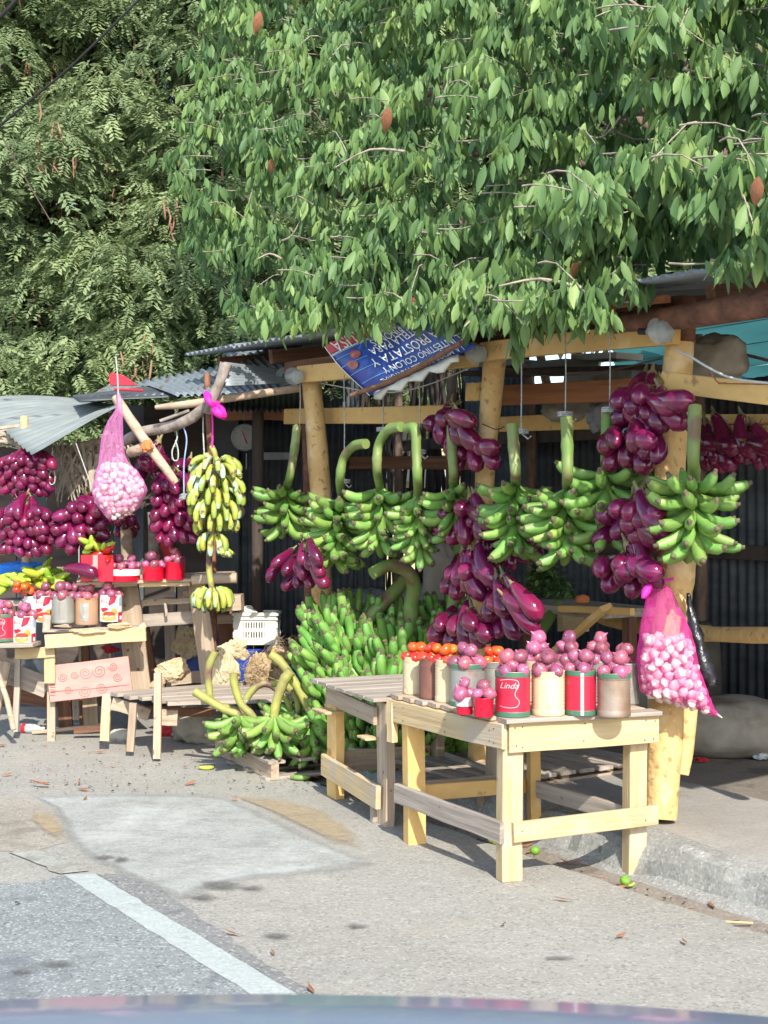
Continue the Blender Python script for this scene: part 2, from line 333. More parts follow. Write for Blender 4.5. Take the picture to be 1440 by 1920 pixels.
# ================================================================== GROUND
def groundmat(name, col, col2, speck, specka, patch=None, bump=.5, stain=None, fine=260, sheen=.9):
    m = bpy.data.materials.new(name); m.use_nodes = True; t = m.node_tree; n = t.nodes; L = t.links; b = n['Principled BSDF']
    b.inputs['Roughness'].default_value = sheen
    tc = n.new('ShaderNodeTexCoord'); co = tc.outputs['Object']
    def noi(s, d=5, r=.6):
        x = n.new('ShaderNodeTexNoise'); x.inputs['Scale'].default_value = s; x.inputs['Detail'].default_value = d; x.inputs['Roughness'].default_value = r
        L.new(co, x.inputs['Vector']); return x.outputs[0]
    def ramp(src, p0, p1, c0, c1):
        r = n.new('ShaderNodeValToRGB'); r.color_ramp.elements[0].position = p0; r.color_ramp.elements[1].position = p1
        r.color_ramp.elements[0].color = (*c0, 1); r.color_ramp.elements[1].color = (*c1, 1); L.new(src, r.inputs[0]); return r.outputs[0]
    def mix(fac, a, c):
        x = n.new('ShaderNodeMix'); x.data_type = 'RGBA'; L.new(fac, x.inputs[0])
        if hasattr(a, 'links'): L.new(a, x.inputs[6])
        else: x.inputs[6].default_value = (*a, 1)
        if hasattr(c, 'links'): L.new(c, x.inputs[7])
        else: x.inputs[7].default_value = (*c, 1)
        return x.outputs[2]
    def mr(src, a, c, d=0., e=1.):
        x = n.new('ShaderNodeMapRange'); x.inputs[1].default_value = a; x.inputs[2].default_value = c; x.inputs[3].default_value = d; x.inputs[4].default_value = e
        L.new(src, x.inputs[0]); return x.outputs[0]
    base = ramp(noi(1.3, 8, .65), .32, .68, col2, col)
    vo = n.new('ShaderNodeTexVoronoi'); vo.inputs['Scale'].default_value = fine*.42; L.new(co, vo.inputs['Vector'])
    sp = n.new('ShaderNodeSeparateColor'); L.new(vo.outputs['Color'], sp.inputs[0])
    base = mix(mr(sp.outputs[0], .80, .90, 0, specka), base, speck)                       # pale aggregate
    base = mix(mr(sp.outputs[1], .84, .95, 0, specka*.9), base, tuple(c*.35 for c in col2))  # dark aggregate
    base = mix(mr(noi(fine*.25, 3, .7), .35, .65, 0, .30), base, tuple(c*.62 for c in col2))
    if patch:
        for (c, s, th, sf, al) in patch: base = mix(mr(noi(s, 5, .62), th, th+sf, 0, al), base, c)
    L.new(base, b.inputs['Base Color'])
    bp = n.new('ShaderNodeBump'); bp.inputs['Strength'].default_value = bump; bp.inputs['Distance'].default_value = .006
    L.new(noi(fine*.3, 6, .75), bp.inputs['Height']); b2 = n.new('ShaderNodeBump'); b2.inputs['Strength'].default_value = bump*.8; b2.inputs['Distance'].default_value = .03
    L.new(noi(6, 6), b2.inputs['Height']); L.new(bp.outputs[0], b2.inputs['Normal']); L.new(b2.outputs[0], b.inputs['Normal'])
    return m
M['dirtbase'] = groundmat('dusty_ground', (.36,.33,.27), (.28,.25,.20), (.5,.48,.42), .5,
                          [((.12,.10,.08), 2.2, .58, .10, .5), ((.13,.12,.10), 15, .66, .05, .6)])
M['apron'] = groundmat('worn_pale_asphalt', (.345,.332,.288), (.29,.278,.24), (.48,.47,.42), .5,
                       [((.17,.165,.15), .9, .60, .12, .45), ((.11,.11,.10), 11, .72, .03, .7), ((.40,.34,.24), 1.7, .60, .15, .4)])
M['road'] = groundmat('grey_road_asphalt', (.265,.28,.27), (.205,.22,.215), (.46,.49,.48), .75,
                      [((.12,.13,.14), 3.2, .54, .12, .65), ((.06,.06,.065), 16, .66, .05, .6)], fine=300)
M['darkstrip'] = groundmat('darker_asphalt', (.25,.25,.235), (.19,.19,.18), (.44,.43,.40), .7, [((.13,.13,.12), 6, .58, .1, .6)])
M['patch'] = groundmat('pale_cement_patch', (.39,.40,.365), (.325,.33,.30), (.52,.54,.52), .35,
                       [((.28,.30,.29), 2.1, .56, .14, .5), ((.16,.16,.15), 18, .72, .03, .8), ((.50,.52,.50), 1.3, .52, .2, .5)])
M['paint'] = groundmat('worn_white_paint', (.45,.485,.455), (.37,.41,.39), (.60,.62,.60), .25, [((.27,.29,.28), 14, .60, .08, .6), ((.20,.20,.2), 4, .66, .05, .6)])
M['oldpaint'] = groundmat('scuffed_old_paint', (.43,.44,.38), (.30,.30,.26), (.5,.5,.47), .4, [((.24,.23,.20), 12, .48, .08, .9)])
M['concrete'] = groundmat('sidewalk_concrete', (.36,.345,.31), (.28,.265,.235), (.45,.43,.40), .25,
                          [((.16,.15,.13), 1.9, .56, .14, .55), ((.12,.11,.10), 13, .70, .04, .6)], bump=.35)
M['kerb'] = groundmat('eroded_kerb_concrete', (.35,.35,.32), (.24,.24,.22), (.55,.55,.52), .4,
                      [((.17,.17,.15), 5, .56, .10, .7), ((.12,.11,.10), 12, .64, .06, .7)], bump=.7)
M['gutter'] = groundmat('gutter_dirt', (.30,.26,.21), (.21,.18,.145), (.4,.37,.33), .4, [((.11,.095,.08), 5, .54, .1, .6)])
M['sanddust'] = groundmat('ochre_dust', (.46,.345,.185), (.39,.315,.20), (.5,.45,.36), .3, None)
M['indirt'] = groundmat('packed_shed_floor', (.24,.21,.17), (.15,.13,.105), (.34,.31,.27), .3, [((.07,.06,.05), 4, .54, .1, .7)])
M['oil'] = groundmat('oily_stain', (.165,.16,.145), (.13,.125,.115), (.3,.3,.28), .5, None)

def structure(b, name, m):
    o = b.build(name, m); o['kind'] = 'structure'; return o
def sheet(name, pts, z, m, jag=0.0, sub=6, nosplit=False):
    """flat sheet from an outline of ground points, edge broken up a little"""
    out = []
    for i, p in enumerate(pts):
        q = pts[(i+1) % len(pts)]; p = Vector(p); q = Vector(q); n = max(1, int((q-p).length/.06)) if jag else 1
        for k in range(n):
            c = p.lerp(q, k/n); j = Vector((R_(-jag, jag), R_(-jag, jag), 0)) if (k or jag) else Vector()
            out.append((c.x+j.x, c.y+j.y, z))
    bm = bmesh.new(); vs_ = [bm.verts.new(v) for v in out]; bm.faces.new(vs_); bmesh.ops.triangulate(bm, faces=bm.faces[:])
    me = bpy.data.meshes.new(name); bm.to_mesh(me); bm.free(); me.materials.append(m)
    o = bpy.data.objects.new(name, me); COL.objects.link(o); o['kind'] = 'structure'
    if me.polygons and me.polygons[0].normal.z < 0: me.flip_normals()
    a_ = me.attributes.new('fade','FLOAT','POINT'); a_.data.foreach_set('value', [1.0]*len(me.vertices))
    return o
def soften(m, sc=22, lo=.35, hi=.65):
    """ragged, fading edge driven by the mesh's own 'fade' value and noise"""
    t = m.node_tree; n = t.nodes; L = t.links; out = n['Material Output']; sh = n['Principled BSDF'].outputs[0]
    a = n.new('ShaderNodeAttribute'); a.attribute_name = 'fade'; tc = n.new('ShaderNodeTexCoord'); nz = n.new('ShaderNodeTexNoise'); nz.inputs['Scale'].default_value = sc; nz.inputs['Detail'].default_value = 7; nz.inputs['Roughness'].default_value = .7
    L.new(tc.outputs['Object'], nz.inputs['Vector']); ad = n.new('ShaderNodeMath'); ad.operation = 'ADD'; L.new(a.outputs['Fac'], ad.inputs[0])
    sb = n.new('ShaderNodeMath'); sb.operation = 'SUBTRACT'; L.new(nz.outputs[0], sb.inputs[0]); sb.inputs[1].default_value = .5; L.new(sb.outputs[0], ad.inputs[1])
    mr = n.new('ShaderNodeMapRange'); mr.inputs[1].default_value = lo; mr.inputs[2].default_value = hi; L.new(ad.outputs[0], mr.inputs[0])
    tr = n.new('ShaderNodeBsdfTransparent'); ms = n.new('ShaderNodeMixShader'); L.new(mr.outputs[0], ms.inputs[0]); L.new(tr.outputs[0], ms.inputs[1]); L.new(sh, ms.inputs[2]); L.new(ms.outputs[0], out.inputs[0])
def decal(name, pts, z, m, rim=.22, kind='structure'):
    """ground mark whose rim fades out"""
    c = Vector((sum(p[0] for p in pts)/len(pts), sum(p[1] for p in pts)/len(pts), 0)); b = MB(); k = len(pts)
    v = [(c.x+(p[0]-c.x)*s_, c.y+(p[1]-c.y)*s_, z) for s_ in (1+rim, 1-rim) for p in pts]+[(c.x, c.y, z)]
    b.add(v, [(i,(i+1) % k,k+(i+1) % k,k+i) for i in range(k)]+[(k+i,k+(i+1) % k,2*k) for i in range(k)]); me = b.mesh(name, m)
    a = me.attributes.new('fade','FLOAT','POINT'); a.data.foreach_set('value', [0.0]*k+[1.0]*(k+1)); o = bpy.data.objects.new(name, me); COL.objects.link(o); o['kind'] = kind; return o
soften(M['sanddust'], 16, .3, 1.3); soften(M['oil'], 26, .25, 1.2); soften(M['patch'], 7, .2, 1.05); soften(M['paint'], 55, .62, .72)
b = MB(); b.add([(-70,-30,-.06),(70,-30,-.06),(70,120,-.06),(-70,120,-.06)], [(0,1,2,3)]); structure(b, 'ground', M['dirtbase'])
def E(t, n=0., z=0.): q = KE+U*t+N*n; return Vector((q.x, q.y, z))
# apron of pale asphalt up to its broken edge beside the gutter; a solid slab
def slab(name, pts, z0, z1, m, jag=0):
    out = []
    for i, p in enumerate(pts):
        q = pts[(i+1) % len(pts)]; L_ = (Vector(q)-Vector(p)).length; n = max(1, int(L_/.07)) if jag and L_ < 12 else 1
        for k in range(n):
            c = Vector(p).lerp(Vector(q), k/n); out.append((c.x+R_(-jag, jag), c.y+R_(-jag, jag)))
    k = len(out); bm = bmesh.new(); vt = [bm.verts.new((x, y, z1)) for x, y in out]; vb = [bm.verts.new((x, y, z0)) for x, y in out]
    f = bm.faces.new(vt); 
    for i in range(k): bm.faces.new((vt[i], vb[i], vb[(i+1) % k], vt[(i+1) % k]))
    bmesh.ops.triangulate(bm, faces=[f]); bmesh.ops.recalc_face_normals(bm, faces=bm.faces[:])
    me = bpy.data.meshes.new(name); bm.to_mesh(me); bm.free(); me.materials.append(m); o = bpy.data.objects.new(name, me); COL.objects.link(o)
    return o
apron = slab('pavement_apron', [E(-9), E(1.5), E(2.2,.05), E(2.6,.6), E(3.4,1.6), E(16,1.6), E(14,-9), E(-9,-9)], -.07, 0, M['apron'], .012); apron['kind'] = 'structure'
# road (grey) to the left of the white line, lying a little above
LN = [(105,1645),(475,1872)]; l0 = G(118,1642); l1 = G(478,1872); ld = (l1-l0).normalized()
r0 = G(178,1640); r1 = G(572,1875)
le = l1+ld*4; lb = l0-ld*0.0
roadedge = G(60,1612)
sheet('road', [r1+ld*4, r0+(r1-r0)*.02, l0, G(60,1655), G(-260,1668), (-14, 3, 0), (-14, -8, 0)], .002, M['road'], .004)
sheet('darker_asphalt_strip', [r1+ld*4, r0, G(225,1640), G(300,1665), G(380,1722), G(470,1790), G(560,1842), G(640,1890), G(640,1890)+ld*3], .0025, M['darkstrip'], .012)
sheet('white_road_line', [l0, r0, r1, r1+ld*3, l1+ld*3, l1], .004, M['paint'], .004)
sheet('old_road_line', [G(20,1600), G(70,1596), G(165,1634), G(110,1640)], .006, M['oldpaint'], .010)
decal('cement_patch', [G(62,1493), G(220,1491), G(370,1491), G(425,1499), G(475,1522), G(560,1562), G(620,1590), G(700,1620), G(585,1637), G(475,1648), G(400,1662), G(338,1684),
                       G(265,1655), G(210,1626), G(160,1602), G(132,1574), G(122,1545), G(100,1512)], .004, M['patch'], .09)
for i, pts in enumerate([[(440,1495),(520,1500),(600,1520),(660,1560),(668,1590),(620,1578),(560,1548),(490,1515)]]):
    decal('ochre_dust', [G(*p) for p in pts], .008, M['sanddust'], .3)
decal('ochre_dust', [G(*p) for p in [(66,1525),(100,1530),(118,1562),(105,1575),(80,1560),(60,1540)]], .012, M['sanddust'], .35)
sheet('dusty_mound', [G(-60,1492), G(30,1493), G(90,1512), G(118,1548), G(130,1580), G(40,1600), G(-60,1590)], .002, M['dirtbase'], .01)
for (x, y, rx, ry) in [(415,1664,38,8),(470,1668,22,5),(380,1686,24,6),(668,1740,20,4),(520,1758,24,5),(196,1611,14,4),(226,1615,12,5),(108,1812,26,6),(40,1826,16,5),(1050,1800,24,4)]:
    c = []
    for k in range(14):
        a = 2*PI*k/14; rr = 1+R_(-.25, .25); c.append(G(x+rx*rr*math.cos(a), y+ry*rr*math.sin(a)))
    decal('oil_stain', c, .008, M['oil'], .75)
# gutter, eroded kerb and raised sidewalk: one profile run along the kerb, sinking towards the driveway on the left
def sstep(x, a, c): t = min(1, max(0, (x-a)/(c-a))); return t*t*(3-2*t)
prof = [(-.02,-.052,0),(.10,-.050,0),(.20,-.035,0),(.25,-.02,1),(.275,.035,1),(.30,.085,1),(.335,.105,1),(.42,.116,1),(.55,.122,2),(.8,.124,2),(1.24,.124,2),(1.27,.105,3),(2.2,.10,3),(6.0,.10,3)]
b = {0: MB(), 1: MB(), 2: MB(), 3: MB()}
ts = [-8+.08*i for i in range(int(12/.08))]
rows = []
for t in ts:
    h = 1-sstep(t, 1.4, 2.5); r = []
    for (n_, z, mi) in prof:
        ero = 0
        if .22 < n_ < .45: ero = .045*(mnoise.noise(Vector((t*2.3, n_*6, 3)))+.5*mnoise.noise(Vector((t*9, n_*22, 8))))
        zz = z*h if z > 0 else z
        if .22 < n_ < .5: zz += .035*mnoise.noise(Vector((t*3.1, n_*9, 1)))*h
        else: zz += .008*mnoise.noise(Vector((t*2, n_*3, 5)))
        r.append(E(t, n_+ero, max(zz, -.055)))
    rows.append(r)
for i in range(len(rows)-1):
    for j in range(len(prof)-1):
        mi = prof[j+1][2] if j else 0
        b[mi].add([rows[i][j], rows[i][j+1], rows[i+1][j+1], rows[i+1][j]], [(0,1,2,3)], 0, True)
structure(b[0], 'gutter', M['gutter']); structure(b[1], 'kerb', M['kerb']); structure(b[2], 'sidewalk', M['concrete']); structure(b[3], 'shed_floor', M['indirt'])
b = MB(); b.add([SA(3.6,1.15,-.02), SA(3.6,8,.02), SA(20,8,.02), SA(20,1.15,-.02)], [(0,1,2,3)]); structure(b, 'stall_ground', M['dirtbase'])
# crumbs of dirt
b = MB()
for i in range(420):
    p = G(R_(0,620), R_(1400,1490), .006) if i < 300 else E(R_(-1.5,1.2), R_(.0,.22), -.045)
    s_ = R_(.004,.013); b.add([p+Vector((R_(-s_,s_), R_(-s_,s_), R_(0,s_))) for _ in range(4)], [(0,1,2),(0,2,3),(0,3,1),(1,3,2)])
o = b.build('dirt_crumbs', M['darkbrown']); tag(o, 'dark crumbs of dirt scattered over the ground before the stalls', 'debris', kind='stuff')

b = MB()                                                            # scattered dry leaves and peel
for i in range(46):
    p = G(R_(-20,700), R_(1385,1500), .012) if i < 26 else (G(R_(0,1300), R_(1560,1860), .012) if i < 34 else E(R_(-1.5,1.6), R_(.02,.24), -.03))
    a = R_(0,6.3); l_ = R_(.015,.045); d = Vector((math.cos(a), math.sin(a), R_(-.1,.2)))*l_; s_ = Vector((-math.sin(a), math.cos(a), .3))*l_*.3
    b.add([p-d, p+s_, p+d+Vector((0,0,.008)), p-s_], [(0,1,2,3)])
o = b.build('dry_leaf_litter', M['brownleaf']); tag(o, 'scattered dry leaf bits on the road shoulder and in the gutter', 'litter', kind='stuff')
# ================================================================== MAIN SHED
shed = thing('market_shed', (O.x, O.y, 0), 'long open market shed with yellow trunk posts, beams and shade-darkened tin walls', 'shed')
PR = .5
log('post', [S(1275,640,.02), S(1268,720,.02), S(1262,800,.02), S(1256,900,.01), S(1258,990,.01), S(1268,1060,.02), S(1266,1110,.02), S(1256,1200,0), S(1250,1300,-.02), S(1246,1400,-.04), S(1238,1534,-.08)],
    [.062,.066,.068,.066,.070,.082,.074,.080,.082,.076,.070], M['yellowpost'], shed, 14, .035, 3)
log('post', [S(1277,560,.05), S(1276,640,.04), S(1272,700,.03)], [.064,.062,.060], M['redbark'], shed, 12, .06, 3, 'bare reddish top of the right post')
log('post', [S(1296,1250,.28), S(1290,1330,.27), S(1284,1400,.25), S(1277,1452,.22)], [.045,.044,.042,.036], M['yellowpost'], shed, 10, .04, 3, 'thin yellow trunk behind the right post')
log('post', [S(928,672,0), S(922,740,0), S(912,850,0), S(906,950,0), S(900,1060,0), S(902,1180,0), S(900,1300,0), S(896,1440,0)],
    [.058,.056,.050,.050,.056,.052,.054,.055], M['yellowpost'], shed, 12, .04, 3)
log('post', [S(583,712,0), S(590,780,0), S(597,870,0), S(603,960,0), S(601,1060,0), S(607,1160,0), S(605,1260,0), S(604,1358,0)],
    [.060,.062,.066,.062,.060,.072,.074,.074], M['yellowpost'], shed, 12, .04, 3)
log('post', [S(572,740,.18), S(578,900,.18), S(580,1050,.18), S(578,1200,.18), S(577,1340,.18)], .034, M['redbark'], shed, 8, .05, 3, 'thin reddish pole beside the left post')
def SP(px0, py0, px1, py1, b_, hpx, t_, m, name='beam', up=(0,0,1), par=None, b2=None, jit=.003):
    p0 = S(px0, py0, b_); p1 = S(px1, py1, b_ if b2 is None else b2); w_ = hpx*((p0+p1)/2).y/F
    return plank(name, p0, p1, w_, t_, m, par or shed, up, jit)
SP(905,660,1268,624,-.085,39,.045,M['yellow']); SP(562,703,892,668,-.085,34,.045,M['yellow'])
SP(1246,716,1700,768,-.10,41,.045,M['yellow'])
SP(537,781,838,776,.14,31,.04,M['yellow']); SP(881,735,905,735,.10,34,.05,M['yellow'])
SP(946,742,1240,728,.42,40,.05,M['orangewood']); SP(942,795,1190,788,.75,30,.04,M['yellow']); SP(1180,800,1236,796,.6,26,.04,M['yellow'])
SP(1305,786,1600,786,.62,18,.04,M['yellow']); SP(1330,804,1600,800,.60,14,.03,M['yellow'])
SP(424,778,484,776,.25,22,.03,M['orangewood']); SP(497,776,537,778,.2,22,.03,M['orangewood'])
SP(620,868,900,868,1.2,24,.04,M['brown']); SP(1130,776,1190,770,.5,22,.03,M['cream'])
# eave boards and rafters
SP(842,622,1150,578,-.20,15,.04,M['orangewood'],'rafter'); SP(1035,585,1250,560,-.18,13,.04,M['orangewood'],'rafter')
SP(540,690,900,640,-.02,24,.05,M['brown'],'rafter'); SP(860,640,1250,590,.02,40,.06,M['brown'],'rafter')
log('rafter', [S(1150,606,-.12), S(1260,596,-.12), S(1350,583,-.12), S(1740,522,-.12)], [.045,.05,.055,.06], M['redbark'], shed, 10, .08, 3, 'rough round log under the roof edge')
for i in range(9):
    a0 = -1.9+i*.75; plank('rafter', SA(a0,-.12,2.325+.0375*a0), SA(a0,2.3,2.66+.0375*a0), .09, .05, M['brown'], shed)
# roof sheets: corrugated, each its own part
def corr(name, A, B_, C_, D_, pitch, depth, m, par, nl=6, wave=0, org=None, thick=.002):
    """A-B is the edge across the corrugations, D-C the opposite edge"""
    A, B_, C_, D_ = map(Vector, (A, B_, C_, D_)); wd = (B_-A).length; nc = max(6, int(wd/pitch*6)); vs_ = []
    nrm = (B_-A).cross(D_-A).normalized()
    for j in range(nl+1):
        for i in range(nc+1):
            u_ = i/nc; v_ = j/nl; p = (A.lerp(B_, u_)).lerp(D_.lerp(C_, u_), v_)
            off = depth*math.sin(2*PI*u_*wd/pitch)+wave*mnoise.noise(p*1.3)
            vs_.append(p+nrm*off)
    k = nc+1; b = MB(); b.add(vs_, [(j*k+i, j*k+i+1, (j+1)*k+i+1, (j+1)*k+i) for j in range(nl) for i in range(nc)], 0, True)
    o = b.build(name, m, par) if par else None
    if par: 
        sm = o.modifiers.new('thick', 'SOLIDIFY'); sm.thickness = thick; return o
    return b
for i in range(8):
    a0 = -2.2+i*.80; z0 = 2.30+.012*(i % 2)+.030*i; z1 = z0+.40
    corr('roof_sheet', SA(a0,-.34+R_(-.05,.05),z0), SA(a0+.84,-.34+R_(-.05,.05),z0+.02), SA(a0+.84,2.6,z1+.02), SA(a0,2.6,z1), .076, .010, M['tin'], shed, 3, .012)
# back and side walls: corrugated tin sheets coloured dark for the inner shade, dark posts
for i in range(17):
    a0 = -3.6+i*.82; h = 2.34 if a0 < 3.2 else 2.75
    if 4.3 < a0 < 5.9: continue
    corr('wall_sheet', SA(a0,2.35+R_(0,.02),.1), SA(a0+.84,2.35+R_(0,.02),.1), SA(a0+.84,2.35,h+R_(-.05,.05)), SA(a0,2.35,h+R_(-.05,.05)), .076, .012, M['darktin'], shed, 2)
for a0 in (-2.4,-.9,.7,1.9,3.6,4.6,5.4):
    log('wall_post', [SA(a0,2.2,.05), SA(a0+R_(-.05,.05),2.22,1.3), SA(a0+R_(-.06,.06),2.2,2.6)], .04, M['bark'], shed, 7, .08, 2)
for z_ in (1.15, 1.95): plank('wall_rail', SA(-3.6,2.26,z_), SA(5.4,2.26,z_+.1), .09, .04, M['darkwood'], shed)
# open part of the back wall: a wattle screen of crooked sticks
scr = MB()
for i in range(70):
    a0 = R_(4.4,6.6); z0 = R_(.9,1.6)
    pts = [SA(a0,2.4+R_(-.06,.06),.1), SA(a0+R_(-.12,.12),2.4+R_(-.08,.08),1.2), SA(a0+R_(-.3,.3),2.4+R_(-.08,.08),2.75)]
    scr.tube(path(pts,3), R_(.008,.022), 5)
for i in range(26):
    a0 = R_(4.4,6.3); z0 = R_(1.1,2.4); scr.tube([SA(a0,2.36,z0), SA(a0+R_(.2,.6),2.38,z0+R_(-.4,.4))], R_(.006,.014), 5)
o = scr.build('stick_screen', M['darkwood'], shed); o['kind'] = 'stuff'
# scrap wood and papers lying in the gap between front beam and roof
SP(1000,690,1090,682,.9,14,.25,M['tinlight'],'scrap_board'); SP(1095,672,1180,668,1.0,12,.2,M['white'],'scrap_board'); SP(920,684,1000,680,.8,10,.2,M['tin'],'scrap_board')
SP(900,702,1260,690,.9,9,.3,M['darkwood'],'shelf_board'); SP(1090,708,1210,704,.86,24,.2,M['tin'],'scrap_board')
# inner rail, table and props at the right
log('rail', [S(1120,1152,.75), S(1180,1170,.75), S(1300,1184,.6), S(1360,1190,.55), S(1640,1190,.25)], [.04,.042,.038,.038,.04], M['yellowpost'], shed, 10, .08, 4, 'yellow log rail across the right bay')

# banner wall behind, buildings behind
bt = thing('turquoise_house', tuple(SA(4.2,5.2,0)), 'turquoise board house seen under the roof at the right', 'house')
z = 0.0
for i in range(17):
    plank('board', SA(2.6,5.2,.1+i*.2), SA(5.9,5.2,.1+i*.2), .196, .03, M['turq'], bt, jit=.004)
plank('batten', SA(3.6,5.1,2.75), SA(5.3,5.1,3.25), .03, .03, M['darkwood'], bt); plank('roof_edge', SA(2.6,4.9,2.9), SA(4.4,4.9,3.5), .16, .05, M['bluecrate'], bt)
yw = thing('yellow_house', tuple(P(780,1200,14.5)), 'pale yellow house wall glimpsed through the stick screen', 'house')
q = MB(); q.box(P(800,900,14.5)+Vector((0,0,-.6)), (2.2,.25,4.2)); q.build('wall', M['yellowwall'], yw)
for (px,py) in [(740,850),(830,930)]:
    q = MB(); q.box(P(px,py,14.33), (.5,.06,.6)); q.build('window_frame', M['white'], yw)

# ================================================================== FOLIAGE
def batch(name, base_v, base_f, pos, rot, scl, tint, m, org=(0,0,0), smooth=False):
    """many copies of one small leaf joined in one mesh, each with its own tint"""
    bv = np.array(base_v, float); nv = len(bv); n_ = len(pos)
    V = np.einsum('nij,nkj->nki', rot, bv[None]*scl[:, None, None] if scl.ndim == 1 else bv[None]*scl[:, None, :])+pos[:, None, :]-np.array(org)[None, None]
    V = V.reshape(-1, 3); fs = []; lt = []
    bf = [tuple(f) for f in base_f]; sizes = np.array([len(f) for f in bf]); flat = np.concatenate([np.array(f) for f in bf])
    loops = (flat[None]+np.arange(n_)[:, None]*nv).reshape(-1); tot = np.tile(sizes, n_); start = np.concatenate([[0], np.cumsum(tot)[:-1]])
    me = bpy.data.meshes.new(name); me.vertices.add(len(V)); me.vertices.foreach_set('co', V.reshape(-1).astype(np.float32))
    me.loops.add(len(loops)); me.loops.foreach_set('vertex_index', loops.astype(np.int32))
    me.polygons.add(len(tot)); me.polygons.foreach_set('loop_start', start.astype(np.int32)); me.polygons.foreach_set('loop_total', tot.astype(np.int32))
    if smooth: me.polygons.foreach_set('use_smooth', np.ones(len(tot), bool))
    a = me.attributes.new('tint', 'FLOAT', 'POINT'); a.data.foreach_set('value', np.repeat(tint, nv).astype(np.float32))
    me.update(calc_edges=True); me.validate(); me.materials.append(m); return me
def eul(yaw, pitch, roll):
    cy, sy, cp, sp, cr, sr = np.cos(yaw), np.sin(yaw), np.cos(pitch), np.sin(pitch), np.cos(roll), np.sin(roll); z = np.zeros_like(cy); o = np.ones_like(cy)
    Z = np.stack([np.stack([cy,-sy,z],-1), np.stack([sy,cy,z],-1), np.stack([z,z,o],-1)], -2)
    X = np.stack([np.stack([o,z,z],-1), np.stack([z,cp,-sp],-1), np.stack([z,sp,cp],-1)], -2)
    Y = np.stack([np.stack([cr,z,sr],-1), np.stack([z,o,z],-1), np.stack([-sr,z,cr],-1)], -2)
    return Z@X@Y
# broad hanging leaf: along -z, folded along its rib, wavy rim
def broad(wv=0.0, curl=.12):
    prof_ = [(0,.004),(.12,.09),(.35,.165),(.6,.16),(.82,.09),(1.0,.004)]; v = []; f = []
    for i, (t, h) in enumerate(prof_):
        y = curl*t*t; ww = wv*math.sin(i*2.4)
        v += [(-h, y+h*.35+ww, -t), (0, y, -t), (h, y+h*.35-ww, -t)]
    for i in range(5):
        k = i*3; f += [(k,k+1,k+4,k+3), (k+1,k+2,k+5,k+4)]
    return v, f
def crown_surface(px, py):                                          # distance of the near tree's face for a pixel column / row
    px_ = min(max(px, 250), 1700)
    a = S(px_, 900, -.40).y; far = 8.6-(px_-330)*.0016
    Y = min(a, far); z = EYE-(py-HOR)/F*Y
    Y += max(0, z-2.75)*.75+.62*mnoise.noise(Vector((px/170, py/130, 2)))+.25*mnoise.noise(Vector((px/60, py/60, 9)))
    return Y
def low_edge(px):                                                   # lower rim of the crown in the photo
    K = [(250,430),(330,470),(380,600),(440,640),(560,640),(640,615),(700,628),(820,640),(880,620),(960,648),(1030,640),(1070,612),(1140,606),(1200,560),(1260,535),(1340,520),(1400,530),(1500,560),(1700,560)]
    for (x0,y0),(x1,y1) in zip(K, K[1:]):
        if x0 <= px <= x1: return y0+(y1-y0)*(px-x0)/(x1-x0)
    return 560
def left_edge(py):
    K = [(-400,430),(-100,400),(0,375),(100,345),(200,335),(300,330),(400,318),(500,390),(600,430),(700,470)]
    for (y0,x0),(y1,x1) in zip(K, K[1:]):
        if y0 <= py <= y1: return x0+(x1-x0)*(py-y0)/(y1-y0)
    return 400
tree = thing('broad_leaved_tree', tuple(SA(.3,3.6,0)), 'big broad-leaved tree hanging its drooping green leaves over the shed roof', 'tree')
TP = SA(.3,3.6,0)
log('trunk', [TP, TP+Vector((.1,-.05,1.2)), TP+Vector((0,-.1,2.6)), TP+Vector((-.2,-.2,4.2)), TP+Vector((-.1,-.3,6))], [.30,.24,.21,.17,.10], M['bark'], tree, 12, .06, 4)
for (px,py,dy) in [(1380,120,.5),(1180,330,.5),(1000,180,.6),(860,420,.5),(700,200,.6),(560,380,.6),(450,120,.7),(620,30,.8),(1300,420,.4),(1100,40,.7)]:
    e_ = P(px, py, crown_surface(px,py)+dy); s_ = TP+Vector((R_(-.1,.1), R_(-.2,.1), R_(2.0,4.0))); mid = s_.lerp(e_, .5)+Vector((R_(-.2,.2), 0, R_(.1,.5)))
    log('limb', [s_, mid, s_.lerp(e_,.8)+Vector((0,0,R_(.0,.25))), e_], [.085,.055,.035,.018], M['bark'], tree, 7, .08, 3)
cl = []; twb = MB()
tries = 0
while len(cl) < 3000 and tries < 60000:
    tries += 1; px = R_(300,1640); py = R_(-330,650); layer = random.random()
    if px < left_edge(py)+R_(-14,30) or py > low_edge(px)-(36 if px < 560 else 58 if px > 1130 else 30)+R_(-24,8): continue
    g = mnoise.noise(Vector((px/95, py/80, 5)))
    if layer < .66:
        if g < -.06+R_(-.06,.06) and py < 560: continue
        Y = crown_surface(px, py)+R_(-.08,.14)
    else: Y = crown_surface(px, py)+R_(.45,1.7)
    cl.append((px, py, Y, layer < .66))
for i in range(75):                                                 # fringe hanging before the eave and over the banner
    px = R_(600,1190); py = low_edge(px)-R_(28,105)
    if 700 < px < 860 and py > 590: continue
    cl.append((px, py, S(px, 900, -R_(.36,.56)).y, True))
pos = []; yaw = []; pit = []; rol = []; sc = []; tin = []
